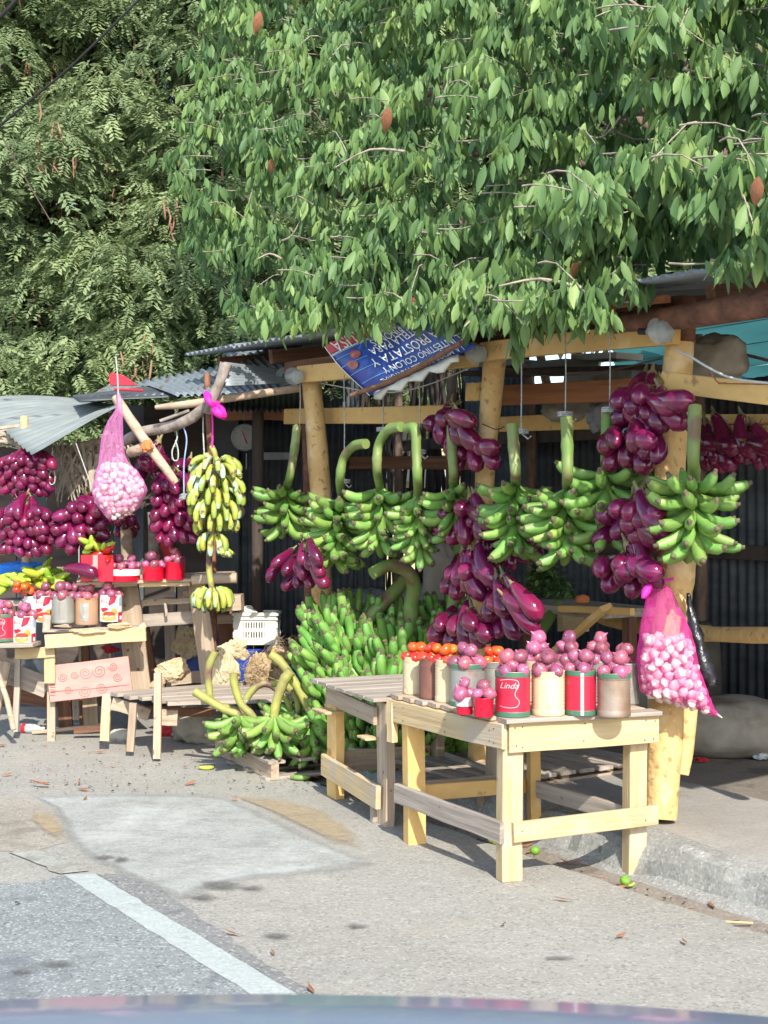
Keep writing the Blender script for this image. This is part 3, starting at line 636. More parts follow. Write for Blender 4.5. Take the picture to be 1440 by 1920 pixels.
for (px,py,Y,fr) in cl:
    c = P(px, py, Y); n_ = random.randint(7,12) if fr else random.randint(8,12); base = max(.05,min(.85,.45+.55*mnoise.noise(Vector((px/70,py/70,21)))+R_(-.15,.15)))
    dirn = Vector((R_(-.6,.6), -abs(R_(.1,.8)), R_(-.45,.25))); Lt = R_(.10,.26); tip = c; st = c-dirn.normalized()*Lt
    if fr and random.random() < .3: twb.tube(path([st-Vector((dirn.x*.2,-.1,-.02)), st, tip],2), [.0045]*2+[.003]*3, 4, cap=False)
    for i in range(n_):
        q = st.lerp(tip, R_(.1,1.05))+Vector((R_(-.025,.025), R_(-.025,.02), R_(-.01,.02)))
        pos.append(tuple(q)); yaw.append(R_(-1.5,1.5)); pit.append(R_(-.45,.60)); rol.append(R_(-.5,.5)); sc.append(R_(.065,.140)*(1 if fr else 1.1)); tin.append(min(.96, max(0, base+R_(-.28,.28))))
pos = np.array(pos); R3 = eul(np.array(yaw), np.array(pit), np.array(rol)); sc = np.array(sc); tin = np.array(tin)
# the 300 leaves that stand nearest are parts of their own, the rest one mass
vis = np.array([cl_ok for cl_ok in [(0 < 720+p[0]/p[1]*F < 1440 and 0 < HOR-(p[2]-EYE)/p[1]*F < 660) for p in pos]])
order = np.argsort(np.where(vis, pos[:,1]/sc*.12, 99)); near = order[:300]; rest = order[300:]
lv = [broad(.012,.12), broad(.02,.22), broad(.016,.03)]
lms = []
for v_, f_ in lv:
    mb = MB(); mb.add(v_, f_, 0, True); lms.append(mb.mesh('leaf', M['leafone']))
for i in near:
    inst('leaf', lms[i % 3], Vector(pos[i]), Matrix(R3[i].tolist()), tree, float(sc[i]))
wt = wloc(tree)
for k in range(3):
    s_ = rest[k::3]; me = batch('foliage', lv[k][0], lv[k][1], pos[s_], R3[s_], sc[s_], tin[s_], M['leafmass'], wt, True)
    if k == 0: metas = [me]
    else: metas.append(me)
bmx = bmesh.new()
for me in metas: bmx.from_mesh(me)
mf = bpy.data.meshes.new('foliage'); bmx.to_mesh(mf); bmx.free(); mf.materials.append(M['leafmass'])
fo = bpy.data.objects.new('foliage', mf); COL.objects.link(fo); setpar(fo, tree, wt); fo['kind'] = 'stuff'
for i in range(24):                                                 # longer bare twigs
    px = R_(400,1440); py = R_(20,560)
    if py > low_edge(px)-40: continue
    Y = crown_surface(px,py)+R_(-.02,.2); a = P(px,py,Y); d_ = Vector((R_(-.4,.4), R_(-.1,.25), R_(-.15,.15)))
    pt = path([a, a+d_*.5+Vector((0,0,R_(-.05,.05))), a+d_+Vector((0,0,R_(-.05,.05)))],3); twb.tube(pt, [.009-.0009*k for k in range(7)], 5)
    if random.random() < .6: twb.tube([pt[3], pt[3]+Vector((R_(-.15,.15), R_(-.1,.1), R_(-.12,.12)))], [.005,.002], 4)
o = twb.build('twigs', M['twig'], tree); o['kind'] = 'stuff'
for (px,py,s_) in [(728,200,.14),(508,298,.10),(488,20,.16),(1085,490,.12),(1160,290,.08),(1422,330,.1)]:   # curled dead leaves
    q = P(px,py,crown_surface(px,py)-.15); o = inst('dead_leaf', lms[1].copy(), q, Matrix(eul(np.array([R_(-.6,.6)]),np.array([.3]),np.array([.2]))[0].tolist()), tree, (s_*1.3,s_*1.6,s_))
    o.data.materials[0] = M['brownleaf']; o['label'] = 'curled brown dead leaf'

# background trees: feathery sprays on many lumps
def spray():
    v = []; f = []
    for i in range(6):
        t = i/5.5
        for s_ in (-1, 1):
            x0 = t; L_ = .44*(1-.35*abs(t-.45))*(1+.35*math.sin(i*2.7+s_)); k = len(v)
            v += [(x0, 0, -.18*t*t), (x0+.05+.17, s_*L_*.50, -.18*t*t+.05), (x0+.26+.1*math.sin(i*3.1), s_*L_, -.18*t*t-.10*math.sin(i*1.9+s_)), (x0-.03, s_*L_*.55, -.18*t*t-.03)]
            f.append((k, k+1, k+2, k+3))
    return v, f
SPv, SPf = spray()
def far_tree(base, lumps, label, per=60, ssz=(.13,.24), pods=0):
    t = thing('feathery_tree', tuple(base), label, 'tree', 'trees behind the stalls'); wt = wloc(t); b0 = Vector(base)
    top = max(l[0].z for l in lumps)
    log('trunk', [b0, b0+Vector((.1,0,1.5)), b0+Vector((-.1,.5,2.2)), b0+Vector((0,1.4,min(3.2,top*.8)))], [.24,.19,.14,.06], M['bark'], t, 9, .06, 3)
    ps = []; ys = []; pi_ = []; ro = []; ss = []; ti = []; pb = MB()
    for (c, r, fr) in lumps:
        bt_ = R_(.25,.6)
        if random.random() < .06 and not fr: log('limb', [b0+Vector((0,1.0,R_(1.5,2.6))), b0.lerp(c,.5)+Vector((0,.9,.6)), c+Vector((0,.3,0))], [.07,.05,.02], M['bark'], t, 6, .08, 2)
        for i in range(per):
            d = Vector((random.gauss(0,1), random.gauss(-.55,.8), random.gauss(.25,.9))).normalized(); rr = r*R_(.72,1.08)
            q = c+Vector((d.x*rr*1.15, d.y*rr, d.z*rr*.85)); ps.append(tuple(q))
            ys.append(math.atan2(d.y, d.x)+R_(-.7,.7)); pi_.append(R_(-.5,.5)); ro.append(R_(.25,1.25)); ss.append(R_(*ssz)); ti.append(min(.99,max(0,bt_+R_(-.25,.3))))
        if pods and random.random() < pods:
            for k in range(random.randint(6,14)):
                a = c+Vector((R_(-.25,.25)*r*2, -r*R_(.9,1.1), R_(-.4,.5)*r)); pb.tube([a, a+Vector((R_(-.03,.03),R_(-.02,.02),-.09)), a+Vector((R_(-.05,.05),0,-R_(.13,.22)))], [.007,.012,.004], 4)
    me = batch('foliage', SPv, SPf, np.array(ps), eul(np.array(ys),np.array(pi_),np.array(ro)), np.array(ss), np.array(ti), M['fine'], wt)
    o = bpy.data.objects.new('foliage', me); COL.objects.link(o); setpar(o, t, wt); o['kind'] = 'stuff'
    if pb.v: o = pb.build('seed_pods', M['pods'], t); o['kind'] = 'stuff'
    return t
def lumps_in(x0, x1, y0, y1, Yb, n, r=(.34,.62), slope=.28):
    out = []; k = 0
    while len(out) < n and k < n*60:
        k += 1; px = R_(x0,x1); py = R_(y0,y1); deep = random.random() < .5
        z = EYE-(py-HOR)/F*Yb; Y = Yb+max(0,z-2.5)*slope+R_(-.3,.35)+(R_(.9,1.6) if deep else 0)+.5*mnoise.noise(Vector((px/170,py/170,4)))
        c = P(px,py,Y); rr = R_(*r)
        if not deep and mnoise.noise(Vector((px/105,py/95,11+Yb))) < -.24: continue
        if not deep and any((c-o_[0]).length < .62*(rr+o_[1])*.8 for o_ in out): continue
        out.append((c, rr, not deep))
    return out
far_tree(P(250,1262,12.2), lumps_in(-140,440,-200,960,11.6,330), 'tall feathery tree with brown seed pods at the left, crossed by a cable', 175, (.085,.17), pods=.35)
far_tree(P(30,1250,14.8), lumps_in(-300,60,-200,1100,13.6,120), 'feathery tree at the far left edge behind the tin awning', 150, (.09,.18))
far_tree(P(560,1200,14), lumps_in(380,820,-200,760,12.8,190), 'feathery tree filling the gap between the shed roof and the broad-leaved tree', 130, (.10,.19))
far_tree(P(1100,1200,15), lumps_in(780,1640,-300,600,13.8,130,(.5,.8)), 'dark feathery tree glimpsed behind the hanging broad leaves at the right', 80, (.26,.42))
# ================================================================== PRODUCE
def finger_mesh(name, L_, r, bend, mats, nb=6, ridge=.10):
    prof_ = [(0,.34),(.07,.42),(.18,.82),(.38,1.0),(.62,1.0),(.80,.90),(.92,.58),(.95,.36),(1.0,.32)]; b = MB(); vs_ = []
    for t, k in prof_:
        th = bend*(t-.5)*2; x = bend*L_*.55*((2*t-1)**2-1); z = L_*t
        for i in range(nb):
            a = 2*PI*i/nb; rr = r*k*(1+(ridge if i % 2 else -ridge*.3))
            vs_.append((x+rr*math.cos(a), rr*math.sin(a), z-rr*math.cos(a)*bend*(2*t-1)*1.6))
    m = len(prof_)
    b.add(vs_, [(i*nb+k, i*nb+(k+1) % nb, (i+1)*nb+(k+1) % nb, (i+1)*nb+k) for i in range(m-3) for k in range(nb)], 0, True)
    b.add(vs_[(m-3)*nb:], [(i*nb+k, i*nb+(k+1) % nb, (i+1)*nb+(k+1) % nb, (i+1)*nb+k) for i in range(2) for k in range(nb)]+[tuple(2*nb+i for i in range(nb))], 1, True)
    return b.mesh(name, mats)
FG = [finger_mesh('plantain', .190, .0262, .36, [M['plantain'], M['ptip']]), finger_mesh('plantain', .178, .0250, .50, [M['plantain'], M['ptip']]), finger_mesh('plantain', .205, .0258, .24, [M['plantain'], M['ptip']])]
FH = [finger_mesh('plantain', .195, .0270, .34, [M['heapskin'], M['ptip']]), finger_mesh('plantain', .185, .0258, .44, [M['heapskin'], M['ptip']]), finger_mesh('plantain', .20, .0265, .24, [M['heapskin'], M['ptip']])]
FR = [finger_mesh('banana', .135, .0195, .40, [M['ripe'], M['ptip']]), finger_mesh('banana', .125, .0185, .52, [M['ripe'], M['ptip']]), finger_mesh('banana', .14, .019, .30, [M['ripe'], M['ptip']])]
def bunch(label, c, stem, group, whorls=4, n=8, e0=5, e1=-40, dz=.055, r0=.022, meshes=FG, axis=(0,0,-1), sc=1.0, sr=.025, smat='stem', jit=14, skip_back=False, name='plantain_bunch', stag=True, arc=(0,360), fname='plantain', ec=1):
    """c: world point where the first hand leaves the stalk; stem: world points from the cut end down to c"""
    c = Vector(c); ax = Vector(axis).normalized(); t = thing(name, tuple(c), label, 'plantains' if fname == 'plantain' else 'bananas', group)
    b = MB(); pts = path(list(stem)+[c, c+ax*dz*whorls*.9], 5); m = len(pts)
    rr = [sr*(1.12-.25*i/m)*(1+.10*(1 if (i % 9 == 4) else 0)) for i in range(m)]; rr[-1] *= .4
    b.tube(pts, rr, 9, wob=.03); b.build('stalk', M[smat], t)
    Fm = frame(-ax, (0.01,1,0)); kk = 0                              # local: z up the stalk
    for w_ in range(whorls):
        f_ = w_/max(1, whorls-1); el = e0+(e1-e0)*f_; hc = c+ax*(dz*w_+.01); nn = max(4, int(n*(1-.25*f_)))
        for i in range(nn):
            ph = math.radians(arc[0]+(arc[1]-arc[0])*(i+.5*(w_ % 2 if stag else 0)+R_(-.18,.18))/nn)
            e_ = math.radians(el+R_(-jit,jit)); d = Fm@Vector((math.cos(ph)*math.cos(e_), math.sin(ph)*math.cos(e_), math.sin(e_)))
            if skip_back and d.y > .55: continue
            up = -ax*ec
            p = hc+Fm@Vector((math.cos(ph)*r0*sc, math.sin(ph)*r0*sc, R_(-.012,.012)))
            inst(fname, meshes[(kk*7+i*3) % 3], p, frame(d, up+Vector((R_(-.2,.2),R_(-.2,.2),0))), t, sc*R_(.86,1.08)); kk += 1
    return t
g = 'green plantain bunches hung by strings under the beam'
def hb(label, cpx, cpy, b_, stempx, **k):
    c = S(cpx, cpy, b_); st = [S(x, y, b_+db) for (x, y, db) in stempx]
    return bunch(label, c, st, g, **k)
hb('leftmost hanging green plantain bunch, beside the left yellow post', 537,918,-.12, [(557,800,.0),(551,850,-.06),(543,895,-.1)], whorls=4, n=10, e0=-2, e1=-30, dz=.058)
hb('widest hanging plantain bunch, its stalk bent over and cut pale', 640,940,-.16, [(686,832,-.16),(664,836,-.16),(645,858,-.16),(637,900,-.16)], whorls=6, n=12, e0=0, e1=-40, dz=.048, sc=1.08, axis=(-.12,-.1,-1))
hb('hanging plantain bunch with its stalk arched over to the right', 712,918,-.16, [(752,800,-.16),(728,806,-.16),(710,835,-.16),(707,880,-.16)], whorls=5, n=10, e0=-12, e1=-42, dz=.052, sc=1.02)
hb('small hanging plantain bunch with crowded short fingers, left of the eggplant post', 784,930,-.16, [(762,804,-.16),(778,805,-.16),(781,850,-.16),(783,900,-.16)], whorls=6, n=10, e0=-15, e1=-55, dz=.043, sc=.84)
hb('plantain bunch half hidden behind the eggplants on the middle post', 850,915,-.10, [(846,780,-.1),(848,850,-.1),(850,890,-.1)], whorls=4, n=9, e0=0, e1=-40, dz=.05, sc=.9)
hb('hanging plantain bunch just right of the middle post with blunt tips forward', 967,912,-.16, [(960,795,-.16),(964,850,-.16),(967,890,-.16)], whorls=5, n=11, e0=-5, e1=-42, dz=.05, sc=.98)
hb('hanging plantain bunch under the tallest straight green stalk', 1064,918,-.16, [(1062,782,-.16),(1064,850,-.16),(1064,895,-.16)], whorls=5, n=12, e0=-5, e1=-45, dz=.047, sc=1.0)
hb('hanging plantain bunch with long spread fingers left of the right post', 1138,890,-.08, [(1142,768,-.05),(1138,800,-.05),(1136,860,-.06)], whorls=4, n=9, e0=14, e1=-42, dz=.055, sc=1.08)
hb('rightmost hanging plantain bunch with fingers sweeping to the right', 1302,905,-.14, [(1303,762,-.08),(1302,800,-.1),(1300,860,-.13)], whorls=5, n=11, e0=8, e1=-34, dz=.045, sc=.94, sr=.025)
# strings
gs = 'strings holding the plantain bunches'
for (px,y0,y1,b_,lab) in [(645,702,905,-.17,'string down to the widest plantain bunch'),(718,735,808,-.16,'short string tied to the arched plantain stalk'),(786,690,850,-.17,'string down to the small crowded plantain bunch'),
    (977,628,812,-.17,'string to the bunch just right of the middle post'),(1060,622,780,-.17,'string to the tallest straight stalk'),(1143,614,772,-.16,'string to the bunch left of the right post'),(562,700,800,-.1,'thin string beside the left post')]:
    b = MB(); p0 = S(px,y0,b_); b.tube([p0, S(px+1,(y0+y1)/2,b_), S(px,y1,b_)], .0035, 5); q_ = S(px,y1,b_)
    if px != 562:
        for k in range(3): b.tube([q_+Vector((.034*math.cos(a), .034*math.sin(a), .008*k)) for a in [2*PI*j/8 for j in range(9)]], .004, 4, cap=False)
        b.tube([q_, q_+Vector((.03,-.03,-.03)), q_+Vector((.045,-.03,-.015))], .004, 4)
    solo(b, 'string', M['rope'], p0, lab, 'string')
# ripe bunch
c = P(404,858,8.0)
t = bunch('long bunch of ripening yellow-green bananas hung by a pink ribbon', c, [P(397,838,8.02), P(402,848,8.0)], None, whorls=1, n=9, e0=-35, e1=-35, meshes=FR, sr=.016, smat='stem2', name='banana_bunch', fname='banana', ec=-1, r0=.045)
root = t
def hand(t, p, n, el, r0, sc, arc=(0,360), ec=-1, ms=FR, nm='banana'):
    for i in range(n):
        ph = math.radians(arc[0]+(arc[1]-arc[0])*(i+R_(-.2,.2))/n); e_ = math.radians(el+R_(-7,7)); d = Vector((math.cos(ph)*math.cos(e_), math.sin(ph)*math.cos(e_), math.sin(e_)))
        inst(nm, ms[i % 3], p+Vector((math.cos(ph)*r0, math.sin(ph)*r0, R_(-.006,.006))), frame(d, (0,0,ec)), t, sc*R_(.9,1.08))
for (dz_, n_, el, r0) in [(-.045,11,-48,.055),(-.115,13,-58,.085),(-.185,14,-60,.09),(-.26,13,-64,.085),(-.33,11,-68,.065)]:
    hand(root, c+Vector((0,0,dz_)), n_, el, r0, 1.0)
b = MB(); b.tube(path([c+Vector((0,0,-.05)), P(404,960,8.0), P(396,1005,8.0), P(392,1060,8.0), P(397,1105,8.0)],4), [.020]*9+[.019]*8, 8); b.build('lower_stalk', M['stem2'], root)
hand(root, P(398,1000,8.0), 6, -72, .03, 1.0, (200,420)); hand(root, P(408,1008,8.0), 4, -60, .03, .95, (-60,60), 1)
hand(root, P(397,1102,8.0), 15, -66, .05, 1.05, (0,360), -1); hand(root, P(397,1106,8.0), 9, -85, .035, .95, (0,360), -1)
# ribbon
b = MB(); b.tube(path([P(397,762,8.0), P(399,800,8.0), P(398,840,8.0)],3), .006, 6)
b.tube(path([P(388,738,7.97), P(392,752,7.9), P(400,760,7.93), P(408,757,8.0)],3), [.02,.024,.022,.016]+[.018]*6, 8, wob=.15)
b.tube(path([P(400,765,7.93), P(410,775,7.88), P(420,782,7.9), P(417,768,7.95), P(405,762,7.93)],3), [.010,.018,.028,.030,.024]+[.018]*8, 7, wob=.2)
solo(b, 'ribbon', M['ribbon'], P(397,762,8.0), 'bright pink netting ribbon knotted round the forked pole', 'ribbon')

# pallet with the front bunches
pal = thing('wooden_pallet', tuple(G(500,1440)), 'weathered wooden pallet under the cut plantain bunches', 'pallet')
c0 = G(500,1465); cl_ = G(400,1418); ex = (cl_-c0); ex = Vector((ex.x, ex.y, 0)); ey = Vector((-ex.y, ex.x, 0)).normalized()
if ey.y < 0: ey = -ey
ex_n = ex.normalized(); WX = ex.length*1.05; WY = 1.05; Z0 = .0
for i in range(3):
    o_ = ey*(.05+i*(WY-.1)/2); plank('stringer', c0+o_+Vector((0,0,.045)), c0+o_+ex_n*WX+Vector((0,0,.045)), .085, .045, M['tan'], pal)
for i in range(4):
    o_ = ex_n*(.05+i*(WX-.1)/3); plank('bottom_board', c0+o_+Vector((0,0,.008)), c0+o_+ey*WY+Vector((0,0,.008)), .09, .016, M['grey'], pal, up=ex_n)
nb_ = 6
for i in range(nb_):
    o_ = ey*(.055+i*(WY-.11)/(nb_-1)); a = c0+o_+Vector((0,0,.098))-ex_n*.0; plank('deck_board', a, a+ex_n*WX, .10, .018, M['grey'], pal, up=ey, jit=.003)
# second pallet, mostly hidden, under the heap
pal2 = thing('wooden_pallet', tuple(E(1.55,.55,0)), 'dark wooden pallet under the big plantain heap, seen between table legs', 'pallet')
for i in range(9):
    a = E(.75,.28+i*.125,.165); plank('deck_board', a, a+U*1.9, .10, .02, M['grey'], pal2, up=N)
for i in range(3):
    a = E(.77,.36+i*.42,.105); plank('stringer', a, a+U*1.85, .09, .05, M['tan'], pal2)
for i in range(3):
    a = E(.80+i*.88,.28,.09); plank('stringer', a, a+N*1.1, .085, .05, M['tan'], pal2)
gp = 'cut plantain bunches lying on the pallet'
def pb_(label, hub, stempx, Y, **k):
    c = P(hub[0], hub[1], Y); st = [P(x, y, Y+dy) for (x,y,dy) in stempx]
    return bunch(label, c, st, gp, smat='stem2', **k)
pb_('front plantain bunch on the pallet, fingers fanned like a claw', (514,1340), [(546,1258,-.0),(533,1275,0),(520,1310,0)], 7.34, whorls=3, n=13, e0=-18, e1=-52, dz=.028, sc=.98, sr=.027, r0=.03)
pb_('plantain bunch at the left end of the pallet with a pale cut end', (448,1342), [(364,1296,.0),(390,1312,0),(420,1330,0)], 7.48, whorls=3, n=10, e0=-12, e1=-44, dz=.028, sc=.95, sr=.022, r0=.03)
pb_('plantain bunch behind the left one with a tall hooked yellow stalk', (462,1338), [(404,1222,0),(392,1250,0),(392,1290,0),(402,1318,0)], 7.62, whorls=3, n=9, e0=-10, e1=-40, dz=.03, sc=.95, sr=.020)
pb_('plantain bunch on the pallet with a straight knobbly stalk', (475,1345), [(438,1262,0),(440,1285,0),(452,1320,0)], 7.50, whorls=3, n=9, e0=-14, e1=-50, dz=.03, sc=.95, sr=.022)
pb_('right plantain bunch on the pallet with the longest curved stalk', (584,1342), [(506,1226,0),(528,1244,0),(556,1285,0),(577,1325,0)], 7.42, whorls=4, n=11, e0=-10, e1=-50, dz=.034, sc=.96, sr=.024, r0=.03)
pb_('plantain bunch between the claw-like one and the heap, thin dark stalk', (560,1335), [(508,1282,0),(535,1284,0),(556,1310,0)], 7.62, whorls=3, n=10, e0=0, e1=-40, dz=.04, sc=1.0, sr=.019)
pb_('plantain bunch with a short stalk looped towards the bench', (545,1330), [(462,1310,0),(478,1290,0),(500,1282,0),(528,1300,0)], 7.75, whorls=3, n=9, e0=10, e1=-35, dz=.04, sc=.95, sr=.020)
# heap
gh = 'green plantain bunches piled in the big heap'
heap = [(615,1182,7.75,-.5,1.9,'topmost left'),(668,1176,7.85,-.2,1.6,'top'),(742,1180,7.75,.1,1.5,'top'),(798,1190,7.72,.25,1.4,'top'),(838,1178,7.75,.1,1.2,'top right'),
        (596,1240,7.55,-.6,1.6,''),(660,1226,7.55,-.45,1.6,''),(725,1232,7.5,-.15,1.3,''),(785,1240,7.45,.05,1.3,''),(845,1235,7.45,.1,1.2,''),
        (618,1300,7.42,-.5,1.5,''),(680,1290,7.4,-.3,1.4,''),(745,1295,7.3,-.1,1.3,''),(805,1300,7.25,.1,1.2,''),
        (640,1360,7.35,-.3,1.3,''),(690,1350,7.3,0,1.2,''),(740,1370,7.1,.2,1.1,''),(800,1365,7.05,.3,1.1,''),(850,1350,7.1,.2,1.1,'')]
hl = ['plantain bunch at the top left of the heap, beside the left yellow post','plantain bunch on top of the heap that a thick leaning stalk comes out of','plantain bunch on top of the heap under the hooked stalk','plantain bunch on top of the heap behind the leftmost tomatoes','pale fresh plantain bunch at the top right of the heap under the eggplants',
 'plantain bunch bulging out on the left side of the heap','plantain bunch in the heap marked with an orange spot','plantain bunch in the middle of the heap front','plantain bunch in the heap behind the tomato tins','plantain bunch in the heap hidden mostly by the onion tins',
 'plantain bunch low on the left of the heap above the pallet','plantain bunch in the heap just above the grey slatted table','plantain bunch in the heap behind the grey slatted table top','plantain bunch in the heap behind the yellow table corner',
 'plantain bunch at the heap foot behind the left leg of the grey table','plantain bunch seen between the legs of the grey table','plantain bunch at the heap foot behind the grey table right leg','plantain bunch in shade seen between the yellow table legs','dark plantain bunch in shade behind the yellow table']
for (px,py,Y,tx,tl,_),lab in zip(heap, hl):
    c = P(px,py-14,Y); ax = Vector((-tx*.8+R_(-.28,.28), .42+R_(-.1,.25), -1)).normalized()    # stalk axis; fingers point back up along it, leaning out
    bunch(lab, c, [c-ax*.06, c-ax*.03], gh, whorls=6, n=11, e0=70, e1=52, dz=.055, r0=.062, meshes=FH, axis=ax, sc=R_(.84,1.0), jit=13, sr=.012, ec=1)
b = MB(); b.tube(path([P(786,1166,7.6)+Vector((0,.1,-.18)), P(770,1150,7.6), P(776,1100,7.55), P(762,1070,7.5), P(730,1060,7.45), P(697,1076,7.4)],5), [.045]*6+[.042]*8+[.04]*6+[.036]*6, 12, wob=.02)
solo(b, 'plantain_stalk', M['stem'], P(786,1166,7.6), 'thick green stalk hooked over to the left, rising out of the heap', 'stalk')
b = MB(); b.tube(path([P(668,1195,7.7), P(700,1150,7.72), P(730,1120,7.75), P(762,1085,7.8)],5), .041, 12, wob=.02)
solo(b, 'plantain_stalk', M['stem'], P(668,1195,7.7), 'thick green stalk leaning to the right out of the heap', 'stalk')
b = MB(); b.tube(path([P(1000,1215,6.9), P(1020,1175,7.0), P(1048,1132,7.1)],4), .03, 10, wob=.02)
solo(b, 'plantain_stalk', M['stem'], P(1000,1215,6.9), 'green stalk leaning behind the onion tins under the wooden prop', 'stalk')
b = MB(); b.tube(path([P(846,1170,7.4), P(850,1120,7.4), P(856,1075,7.4), P(862,1020,7.4)],4), .033, 10, wob=.02)
solo(b, 'plantain_stalk', M['stem'], P(846,1170,7.4), 'upright green stalk behind the eggplants of the middle post', 'stalk')

# ------------------------------------------------------------------ eggplants
def egg_mesh(L_, r, bend):
    prof_ = [(0,.22),(.05,.42),(.18,.60),(.38,.78),(.58,.96),(.75,1.0),(.88,.86),(.96,.52),(1.0,.10)]; b = MB(); vs_ = []; nb = 10
    for t, k in prof_:
        x = bend*L_*(4*t*(1-t))
        for i in range(nb): a = 2*PI*i/nb; vs_.append((x+r*k*math.cos(a), r*k*math.sin(a), L_*t))
    m = len(prof_); b.add(vs_, [(i*nb+k, i*nb+(k+1) % nb, (i+1)*nb+(k+1) % nb, (i+1)*nb+k) for i in range(m-1) for k in range(nb)]+[tuple((m-1)*nb+k for k in range(nb))], 0, True)
    return b.mesh('eggplant', M['eggplant'])
EG = [egg_mesh(.245,.045,.06), egg_mesh(.225,.048,-.05), egg_mesh(.26,.044,.12), egg_mesh(.215,.046,.0)]
b = MB(); b.lathe([(.021,.020),(.017,.004),(.009,-.006),(.006,-.035),(.004,-.045)], 7)
for k in range(5):
    a = 2*PI*k/5; d = Vector((math.cos(a), math.sin(a), 0)); s_ = Vector((-d.y, d.x, 0)); b.add([d*.014-s_*.009+Vector((0,0,.01)), d*.014+s_*.009+Vector((0,0,.01)), d*.029+Vector((0,0,.045))], [(0,1,2)])
CAL = b.mesh('calyx', M['calyx'])
def eggs(label, pl, tie, box, n, sc=1.0, group=None, minpx=None, far=False, tassel=True, vis_down=True):
    """pl: function (px,py,off)->point; tie: pixel of the knot; box: x0,y0,x1,y1 of the fruit ends in the photo"""
    T = pl(tie[0], tie[1], 0); t = thing('eggplant_bunch', tuple(T), label, 'eggplants', group)
    x0, y0, x1, y1 = box; s_ = T.y/F; pts = []; k = 0; md = (minpx or 36*sc*440/ (F/T.y) )
    md = .083*sc/s_ if minpx is None else minpx
    while len(pts) < n and k < 4000:
        k += 1; x = R_(x0,x1); y = R_(y0,y1); cx, cy = (x0+x1)/2, (y0+y1)/2
        if ((x-cx)/(x1-x0)*2)**4+((y-cy)/(y1-y0)*2)**4 > 1.0: continue
        if all((x-a)**2+((y-b_)*.85)**2 > (md*(1-k/7000))**2 for a, b_ in pts): pts.append((x,y))
    for i, (x, y) in enumerate(pts):
        ax_y = max(tie[1], min(y-35*(.003/s_), y1-30))              # knots run down the cord
        fy = (y-y0)/(y1-y0+1e-6); L_ = (.245,.225,.26,.215)[i % 4]*sc*R_(.92,1.06); me = EG[i % 4]
        off = (x-tie[0])*s_; k_ = off/(L_*1.1); dd = Vector((max(-.85,min(.85,k_*.9))+R_(-.12,.12), -.42-.35*(1-fy)*(1 if y-tie[1] < L_/s_ else .3)+R_(-.12,.12), -.78)).normalized()
        if (y-tie[1])*s_ < L_*.5: dd = Vector((dd.x*1.5, dd.y-.35, dd.z*max(.12,(y-tie[1])*s_/L_))).normalized()
        base = pl(x, y, 0); Yn = base.y-.045-.13*(1-fy)-.03*(1-abs(x-(x0+x1)/2)/(x1-x0)*2)+R_(-.015,.015); End = P(x, y, Yn); st = End-dd*L_
        o = inst('eggplant', me, st, frame(dd, (R_(-1,1),R_(-1,1),.3)), t, L_/(.245,.225,.26,.215)[i % 4])
        c_ = inst('calyx', CAL, (0,0,0), None, None, 1.0); c_.parent = o; c_.location = (0,0,0)
    if tassel:
        b = MB()
        for k in range(12):
            d = Vector((R_(-1,1), R_(-.8,.2), R_(-.5,1.2))).normalized(); b.tube([T+d*.005, T+d*R_(.03,.065)], [.004,.0015], 4, cap=False)
        b.tube(path([T, pl(tie[0]+(((x0+x1)/2)-tie[0])*.5, (tie[1]+y1)/2, .0)],2), .008, 5); b.build('tied_stems', M['calyx'], t)
    return t
def plane(b_): return lambda x, y, o: S(x, y, b_+o)
ge = 'eggplant clusters tied to the middle post'; gr = 'eggplant clusters tied to the right post'
mp = plane(-.10)
eggs('topmost eggplant cluster on the middle post, long dark fruits', plane(-.14), (850,762), (796,788,902,858), 8, 1.05, ge)
eggs('second eggplant cluster from the top of the middle post', mp, (888,812), (842,835,938,892), 8, .98, ge)
eggs('eggplant cluster on the middle post below the plantain level, widest fruits', mp, (878,938), (808,956,924,1026), 11, 1.05, ge)
eggs('shaded eggplant cluster behind, to the right of the middle post', plane(.02), (945,985), (912,1005,1024,1074), 9, .95, ge)
eggs('eggplant cluster mid-way down the middle post with a fruit pointing left', mp, (882,1042), (828,1076,934,1130), 9, 1.1, ge)
eggs('eggplant cluster hanging to the right of the middle post with straw-coloured stems', plane(-.14), (938,1103), (915,1134,1018,1206), 10, 1.08, ge)
eggs('lowest eggplant cluster on the middle post, just above the tomatoes', plane(-.16), (884,1152), (802,1174,930,1218), 8, 1.12, ge)
eggs('topmost eggplant cluster on the right post', plane(-.12), (1243,722), (1150,742,1305,820), 12, 1.1, gr)
eggs('second eggplant cluster on the right post, hanging to its left', plane(-.12), (1212,790), (1126,828,1238,890), 9, 1.05, gr)
eggs('third eggplant cluster on the right post, its top fruit lying sideways', plane(-.14), (1214,935), (1110,954,1258,1036), 12, 1.08, gr)
eggs('lowest eggplant cluster on the right post, above the pink net bag', plane(-.14), (1196,1036), (1122,1060,1244,1126), 11, 1.05, gr)
eggs('dark eggplant cluster hanging in shade right of the right post', plane(.55), (1345,800), (1318,835,1395,888), 9, 1.0, 'shaded eggplants in the right bay')
eggs('dark eggplant cluster at the right edge of the photo', plane(.55), (1418,806), (1392,835,1470,885), 8, 1.0, 'shaded eggplants in the right bay')
eggs('eggplant cluster hanging alone by the left post, under the leftmost plantains', plane(-.30), (572,1026), (500,1058,622,1108), 13, .86, None)
def py_(Y): return lambda x, y, o: P(x, y, Y+o)
gl = 'eggplant clusters hanging in the left stall'
eggs('big eggplant cluster at the top left corner of the left stall', py_(8.7), (45,845), (-12,862,106,936), 34, .84, gl)
eggs('big eggplant cluster at the left edge above the blue bag', py_(8.6), (35,940), (-15,960,106,1046), 34, .86, gl)
